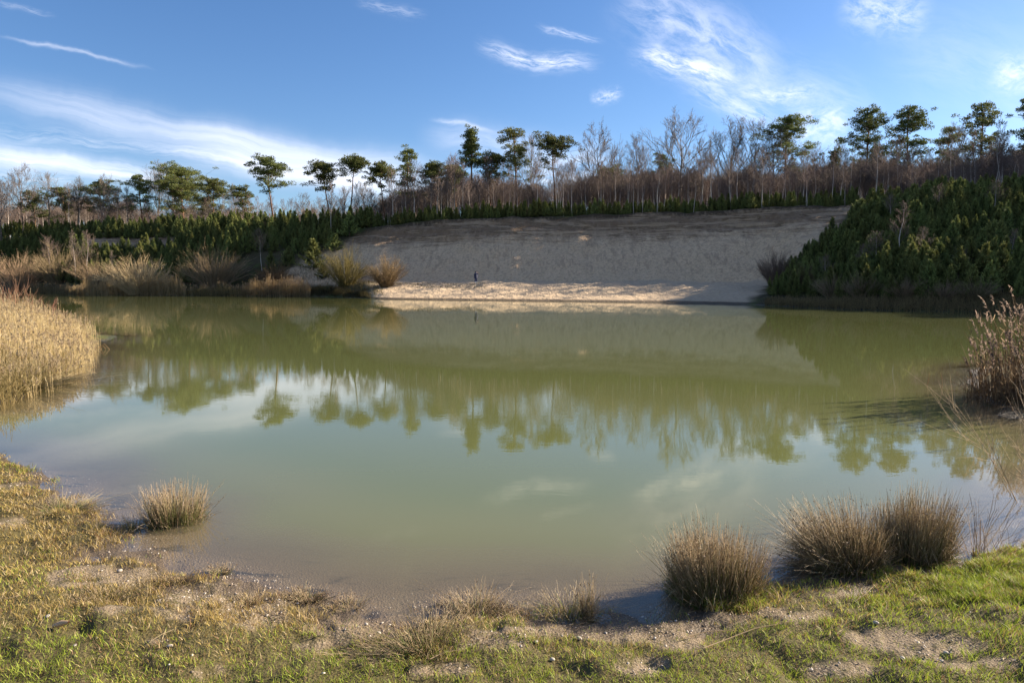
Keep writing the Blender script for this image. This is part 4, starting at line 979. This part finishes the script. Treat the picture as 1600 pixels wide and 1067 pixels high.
sticks = [((1066, 1002), (1105, 996), (1146, 991), .0036, 'pale stick, left arm of the crossed pair on the bank at lower right'),
 ((1100, 1018), (1180, 992), (1238, 978), .0036, 'long pale stick, right arm of the crossed pair on the bank at lower right'),
 ((672, 1037), (695, 1029), (720, 1022), .0036, 'curved pale stem lying below the low rush tuft'),
 ((235, 1008), (255, 1000), (272, 990), .0036, 'grey twig lying on the left turf'),
 ((1335, 945), (1350, 938), (1364, 922), .0036, 'short pale stick on the mud below the big pair of rush clumps'),
 ((0, 940), (15, 944), (32, 936), .0036, 'grey stick lying at the left edge of the bank'),
 ((1490, 1032), (1495, 1022), (1499, 1010), .004, 'tiny pale stick on the gravel at lower right')]
for a, b_, c_, r, lab in sticks:
    bent_stick('fallen_stick', [gp(*a, .03), gp(*b_, .05), gp(*c_, .035)], r, (.52, .42, .28), lab, 'stick', 'fallen sticks on the near bank')

# ------------------------------------------------------------------ stones
def stone_mesh(seed):
    r = np.random.default_rng(seed)
    import bmesh
    bm = bmesh.new(); bmesh.ops.create_icosphere(bm, subdivisions=2, radius=1)
    k = r.normal(0, 1, (5, 3)); ph = r.random(5) * 6
    for vv in bm.verts:
        p = np.array(vv.co); d = 1 + .13 * sum(math.sin(float(k[i] @ p) * 1.6 + ph[i]) for i in range(5)) / 2
        vv.co = Vector(p * d * np.array([1, .75, .5]))
    me = bpy.data.meshes.new('stone'); bm.to_mesh(me); bm.free(); return me
ms, t, out = mat('stone_mat')
pos = t.n('ShaderNodeNewGeometry').outputs['Position']; rnd = t.n('ShaderNodeObjectInfo').outputs['Random']
sc_ = t.mix(t.noise(pos, 40, 4, .6), (.22, .19, .155), (.46, .42, .36)); b = t.n('ShaderNodeBsdfPrincipled'); t.put(b.inputs['Base Color'], sc_); b.inputs['Roughness'].default_value = .75
t.nt.links.new(b.outputs[0], out.inputs[0])
sm = [stone_mesh(i) for i in range(4)]
for m_ in sm:
    m_.materials.append(ms)
    for p in m_.polygons: p.use_smooth = True
stones = [(74, 965, 10, 'whitish stone alone on the turf at the lower left'), (187, 893, 8, 'flat grey stone on the gravel at the left waterline'), (905, 999, 11, 'large white stone on the gravel right of the middle'), (838, 1004, 8, 'small pale stone left of the large white one'),
          (863, 1032, 10, 'flat pale stone below the large white one'), (592, 991, 8, 'tan stone on the gravel left of the low rush tuft'), (572, 977, 8, 'white stone near the waterline in the middle'), (265, 1011, 9, 'pale stone below the grey twig'), (117, 1010, 7, 'pale stone on the turf near the lower left'),
          (1368, 975, 9, 'grey stone in the grass below the big pair of rush clumps'), (1410, 1030, 9, 'grey stone on the gravel at lower right'), (1530, 990, 8, 'pale stone on the turf at the right'), (1478, 1022, 10, 'largest grey stone on the gravel at lower right')]
for i, (u, v, s, lab) in enumerate(stones):
    p = gp(u, v); o = link('stone', sm[i % 4], ms, None, (p[0], p[1], p[2] + .012)); k = s / F * p[1] * .5
    o.scale = (k, k, k); o.rotation_euler = (0, 0, rng.random() * 6); tag(o, lab, 'stone', 'larger stones on the near bank')
# piece of driftwood
p = gp(95, 984); a = Acc(); P = np.array([[-.055, 0, .03], [0, .012, .045], [.06, .0, .06]]); v, f = tube(P[None], np.array([[.012, .022, .010]]), 6); a.add(v, f, (.48, .33, .20))
tag(link('wood_chunk', a.mesh('wood_chunk', True), M_bark, None, p), 'short chunk of pale wood lying on the left turf', 'wood')

# ------------------------------------------------------------------ pebbles
n = 70000
x = rng.uniform(-8, 6, n); y = rng.uniform(3.2, 9.5, n); m = np.abs(x) < y * .8 + .5; x, y = x[m], y[m]
bmk, sd_ = baremask(x, y, height(x, y)); keep = (rng.random(len(x)) < .75 * (bmk * (.25 + .75 * smooth(fbm(x * 3, y * 3, 88, 3), .42, .62)) + .02)) & (sd_ > -.5); x, y = x[keep], y[keep]
z = height(x, y); n = len(x)
octv = np.array([[1, 0, 0], [0, 1, 0], [-1, 0, 0], [0, -1, 0], [0, 0, .7], [0, 0, -.7], [.7, .7, .45], [-.7, .6, .4]]); octf = np.array([[0, 6, 4], [6, 1, 4], [1, 7, 4], [7, 2, 4], [2, 3, 4], [3, 0, 4], [0, 1, 6], [1, 2, 7]])
s = .0032 + .010 * rng.random(n) ** 4; jit = 1 + rng.normal(0, .2, (n, 8, 1))
an = rng.random(n) * 6.28; ca, sa = np.cos(an), np.sin(an)
vb = octv[None] * jit * s[:, None, None]; vx = vb[..., 0] * ca[:, None] - vb[..., 1] * sa[:, None] * .75; vy = vb[..., 0] * sa[:, None] + vb[..., 1] * ca[:, None] * .75
pv = np.stack([vx + x[:, None], vy + y[:, None], vb[..., 2] + z[:, None] + .003], -1)
pcol = np.where(rng.random((n, 1)) < .45, bark_noise(n, (.36, .31, .25), (.60, .54, .46)), bark_noise(n, (.16, .12, .09), (.38, .30, .22)))
pf = (octf[None] + (np.arange(n) * 8)[:, None, None]).reshape(-1, 3)
M_peb = plant_mat('pebble', 0, .8, .0, .0, .3)
tag(link('gravel', mesh_np('gravel', pv.reshape(-1, 3), pf, np.repeat(pcol, 8, 0)), M_peb), 'pale pebbles scattered over the bare ground of the near bank', 'gravel', None, 'stuff')

# drifting and stranded plant litter
n = 900; x = rng.uniform(-9, 6.5, n); y = rng.uniform(4.5, 13, n); sd_ = sdf_near(x, y); z = height(x, y); keep = (sd_ > -1.3) & (sd_ < .9) & (rng.random(n) < np.where(sd_ < -.15, .22 * smooth(fbm(x * 1.3, y * 1.3, 401, 2), .4, .65), .8)); x, y, z = x[keep], y[keep], z[keep]; n = len(x)
zz = np.maximum(z, 0) + .006; a = rng.random(n) * 6.28; l = .012 + .05 * rng.random(n) ** 2; t = np.array([-.5, 0, .5])[None]
P = np.stack([x[:, None] + np.cos(a)[:, None] * l[:, None] * t, y[:, None] + np.sin(a)[:, None] * l[:, None] * t, zz[:, None] + .004 * (1 - 4 * t ** 2)], -1)
v, f = blades(P, (.004 + .006 * rng.random((n, 1))) * np.array([[.3, 1, .3]]), np.stack([-np.sin(a), np.cos(a), 0 * a], -1))
tag(link('leaf_litter', mesh_np('leaf_litter', v, f, np.repeat(bark_noise(n, (.10, .065, .035), (.42, .31, .18)), 6, 0)), M_reed), 'brown leaf and stem litter drifting and stranded along the waterline', 'litter', None, 'stuff')

# ------------------------------------------------------------------ turf of the near bank
def turf(n, x0, x1, y0, y1, hmul, wmul, lab, keepf, nm='grass'):
    x = rng.uniform(x0, x1, n); y = y0 + (y1 - y0) * rng.random(n) ** 1.25; m = np.abs(x) < y * .80 + .6; x, y = x[m], y[m]
    z = height(x, y); bmk, sd_ = baremask(x, y, z); u, v = proj(x, y, z)
    tuft = fbm(x * 7, y * 7, 102, 3); k = keepf(x, y, z, u, v, bmk, sd_, tuft)
    x, y, z, u, v, tuft, sd_, bmk = [q[k] for q in (x, y, z, u, v, tuft, sd_, bmk)]; n = len(x)
    big = fbm(x * .9, y * .9, 111, 3); med = fbm(x * 3.3, y * 3.3, 115, 3)
    green = smooth(v, 930, 1050) * .55 + smooth(u, 1000, 1500) * .62 + smooth(v, 1000, 1060) * .2 - smooth(u, 500, 100) * smooth(v, 1000, 940) * .15 + (big - .5) * 1.3 + (med - .5) * .9 + .26
    green = np.clip(green, 0, 1)
    L = (.016 + .028 * rng.random(n) + .045 * smooth(tuft, .55, .8) * rng.random(n)) * hmul * (1 + .35 * smooth(u, 1350, 1550))
    L *= 1 - .45 * bmk
    a = rng.random(n) * 6.28; tilt = .35 + .75 * rng.random(n)
    t = np.array([0, .5, 1.])[None]
    P = np.stack([x[:, None] + (np.cos(a) * L * tilt)[:, None] * t ** 1.4, y[:, None] + (np.sin(a) * L * tilt)[:, None] * t ** 1.4, z[:, None] - .004 + L[:, None] * (t * 1.1 - .3 * tilt[:, None] * t ** 2)], -1)
    W = (.0028 + .0022 * rng.random(n)) * (y / 5) ** .7 * wmul
    v_, f = blades(P, W[:, None] * np.array([[1, .8, .12]]))
    pick = rng.random((n, 1))
    cg = bark_noise(n, (.12, .18, .016), (.38, .43, .055)); co = bark_noise(n, (.22, .165, .04), (.47, .35, .11)); cs = bark_noise(n, (.38, .28, .14), (.62, .50, .30)); cr_ = bark_noise(n, (.16, .09, .045), (.28, .16, .08))
    g = green[:, None]
    c = np.where(pick < g * .85, cg, np.where(pick < .62 + .2 * g, co, np.where(pick < .86, cs, cr_)))
    c = c * (.8 + .4 * fbm(x * 2, y * 2, 133, 3))[:, None]
    return tag(link(nm, mesh_np(nm, v_, f, np.repeat(c, 6, 0)), M_grass), lab, 'grass', None, 'stuff')
turf(400000, -9.5, 7.5, 3.0, 12.0, 1.12, 1.3, 'short patchy grass, olive and green, covering the near bank',
     lambda x, y, z, u, v, b, s, tf: (rng.random(len(x)) < (1 - b) ** 1.5 * (.45 + .8 * smooth(tf, .3, .6)) + .10) & (s > .0) & (z > .012) & (u > -80) & (u < 1680) & (v < 1100))
turf(60000, .2, 2.6, 5.0, 7.5, 3.0, 1.3, 'lush bright green grass round the foot of the bushy brown rush clump',
     lambda x, y, z, u, v, b, s, tf: (np.exp(-(((u - 1145) / 75) ** 2 + ((v - 932) / 22) ** 2)) > .2 + rng.random(len(x)) * .8) & (z > -.02))
turf(90000, 2.5, 6.2, 5.2, 8.0, 1.35, 1.2, 'lush green grass on the raised edge at the right',
     lambda x, y, z, u, v, b, s, tf: (u > 1330 + rng.random(len(x)) * 160) & (s > .0) & (z > .01) & (v < 925 + rng.random(len(x)) * 40) & (v > 840))
turf(170000, -8.5, 4.0, 4.6, 10.5, 2.3, 1.15, 'ragged olive and straw tufts along the near waterline',
     lambda x, y, z, u, v, b, s, tf: (s > -.12) & (s < .75) & (fbm(x * 2.6, y * 2.6, 201, 3) > .56 + .15 * rng.random(len(x))) & (v < 1100))
# taller bents over the left bank
n = 2600; x = rng.uniform(-9.5, -2, n); y = rng.uniform(5, 11.5, n); z = height(x, y); bmk, sd_ = baremask(x, y, z); u, v = proj(x, y, z)
k = (sd_ > .02) & (u > -60) & (rng.random(n) < smooth(fbm(x * 1.5, y * 1.5, 140, 3), .4, .6)) & (v < 960); x, y, z = x[k], y[k], z[k]
reed_bed('dry_grass', x, y, z, .07 + .13 * rng.random(len(x)), ((.22, .18, .07), (.48, .38, .19)), 'taller dry bents standing in the turf of the left bank', .0022, 0, 2, spread=.6, wl=.005)

# ------------------------------------------------------------------ person
def skin(name, pts, edges, radii, root, mt, parent, lev=1):
    me = bpy.data.meshes.new(name); me.from_pydata(pts, edges, []); me.update(); o = link(name, me, mt, parent)
    md = o.modifiers.new('s', 'SKIN'); sv = me.skin_vertices[0].data
    for i, r_ in enumerate(radii): sv[i].radius = (r_, r_) if not isinstance(r_, tuple) else r_
    sv[root].use_root = True; ss = o.modifiers.new('d', 'SUBSURF'); ss.levels = lev; ss.render_levels = lev; return o
def flat_mat(name, c, r=.8):
    m, t, out = mat(name); b = t.n('ShaderNodeBsdfPrincipled'); n_ = t.noise(t.n('ShaderNodeTexCoord').outputs['Object'], 12, 3, .6)
    t.put(b.inputs['Base Color'], t.mix(n_, tuple(q * .8 for q in c), tuple(q * 1.15 for q in c))); b.inputs['Roughness'].default_value = r; t.nt.links.new(b.outputs[0], out.inputs[0]); return m
mskin = flat_mat('skin', (.45, .28, .2)); mnavy = flat_mat('navy_cloth', (.02, .028, .07)); mblue = flat_mat('blue_trousers', (.035, .045, .11)); mblack = flat_mat('black_cloth', (.012, .012, .016)); mwhite = flat_mat('white_shoe', (.8, .8, .78))
D = 110.0; px = (744 - 800) / F * D
pe = bpy.data.objects.new('person', None); COL.objects.link(pe)
pe.location = (px, D, hz(px, D)); pe.rotation_euler = (0, 0, R(60)); pe.scale = (1.06,) * 3
tag(pe, 'person in navy jacket standing on the beach with both arms raised to the face', 'person')
# faces -Y before the turn
bpnts = [(0, 0, .95), (0, 0, 1.15), (0, .0, 1.38), (0, -.01, 1.5), (0, -.02, 1.62), (0, -.03, 1.72),
         (.09, 0, .9), (.11, -.04, .5), (.12, .0, .1), (.13, -.12, .04), (-.09, 0, .9), (-.11, .06, .5), (-.12, .10, .1), (-.13, -.02, .04),
         (.18, 0, 1.42), (.27, -.12, 1.22), (.10, -.30, 1.46), (.06, -.34, 1.54), (-.18, 0, 1.42), (-.27, -.12, 1.22), (-.10, -.30, 1.46), (-.06, -.34, 1.54)]
bed_ = [(0, 1), (1, 2), (2, 3), (3, 4), (4, 5), (0, 6), (6, 7), (7, 8), (8, 9), (0, 10), (10, 11), (11, 12), (12, 13), (2, 14), (14, 15), (15, 16), (16, 17), (2, 18), (18, 19), (19, 20), (20, 21)]
brad = [.14, .13, .13, .06, .10, .07, .09, .06, .04, .03, .09, .06, .04, .03, .06, .05, .035, .04, .06, .05, .035, .04]
skin('body', bpnts, bed_, brad, 0, mskin, pe)
skin('jacket', [bpnts[i] for i in (0, 1, 2, 14, 15, 16, 18, 19, 20)] + [(0, 0, .82), (0, 0, 1.5)], [(9, 0), (0, 1), (1, 2), (2, 10), (2, 3), (3, 4), (4, 5), (2, 6), (6, 7), (7, 8)], [.25, .24, .23, .13, .11, .08, .13, .11, .08, .25, .12], 0, mnavy, pe)
skin('trousers', [bpnts[i] for i in (0, 6, 7, 8, 10, 11, 12)], [(0, 1), (1, 2), (2, 3), (0, 4), (4, 5), (5, 6)], [.19, .14, .11, .09, .14, .11, .09], 0, mblue, pe)
skin('shoe', [(.12, .03, .06), (.13, -.16, .05)], [(0, 1)], [.09, .07], 0, mwhite, pe); skin('shoe', [(-.12, .13, .06), (-.13, -.06, .05)], [(0, 1)], [.09, .07], 0, mwhite, pe)
skin('hood', [(0, .02, 1.5), (0, .02, 1.64), (0, .0, 1.74)], [(0, 1), (1, 2)], [.12, .155, .11], 0, mblack, pe)
skin('backpack', [(0, .2, 1.05), (0, .22, 1.35)], [(0, 1)], [.13, .12], 0, mblack, pe)
# face: nose and eyes on the head
skin('nose', [(0, -.13, 1.64), (0, -.155, 1.61)], [(0, 1)], [.015, .018], 0, mskin, pe)
print('total tris', sum(len(m_.loops) - 2 * len(m_.polygons) for m_ in bpy.data.meshes))
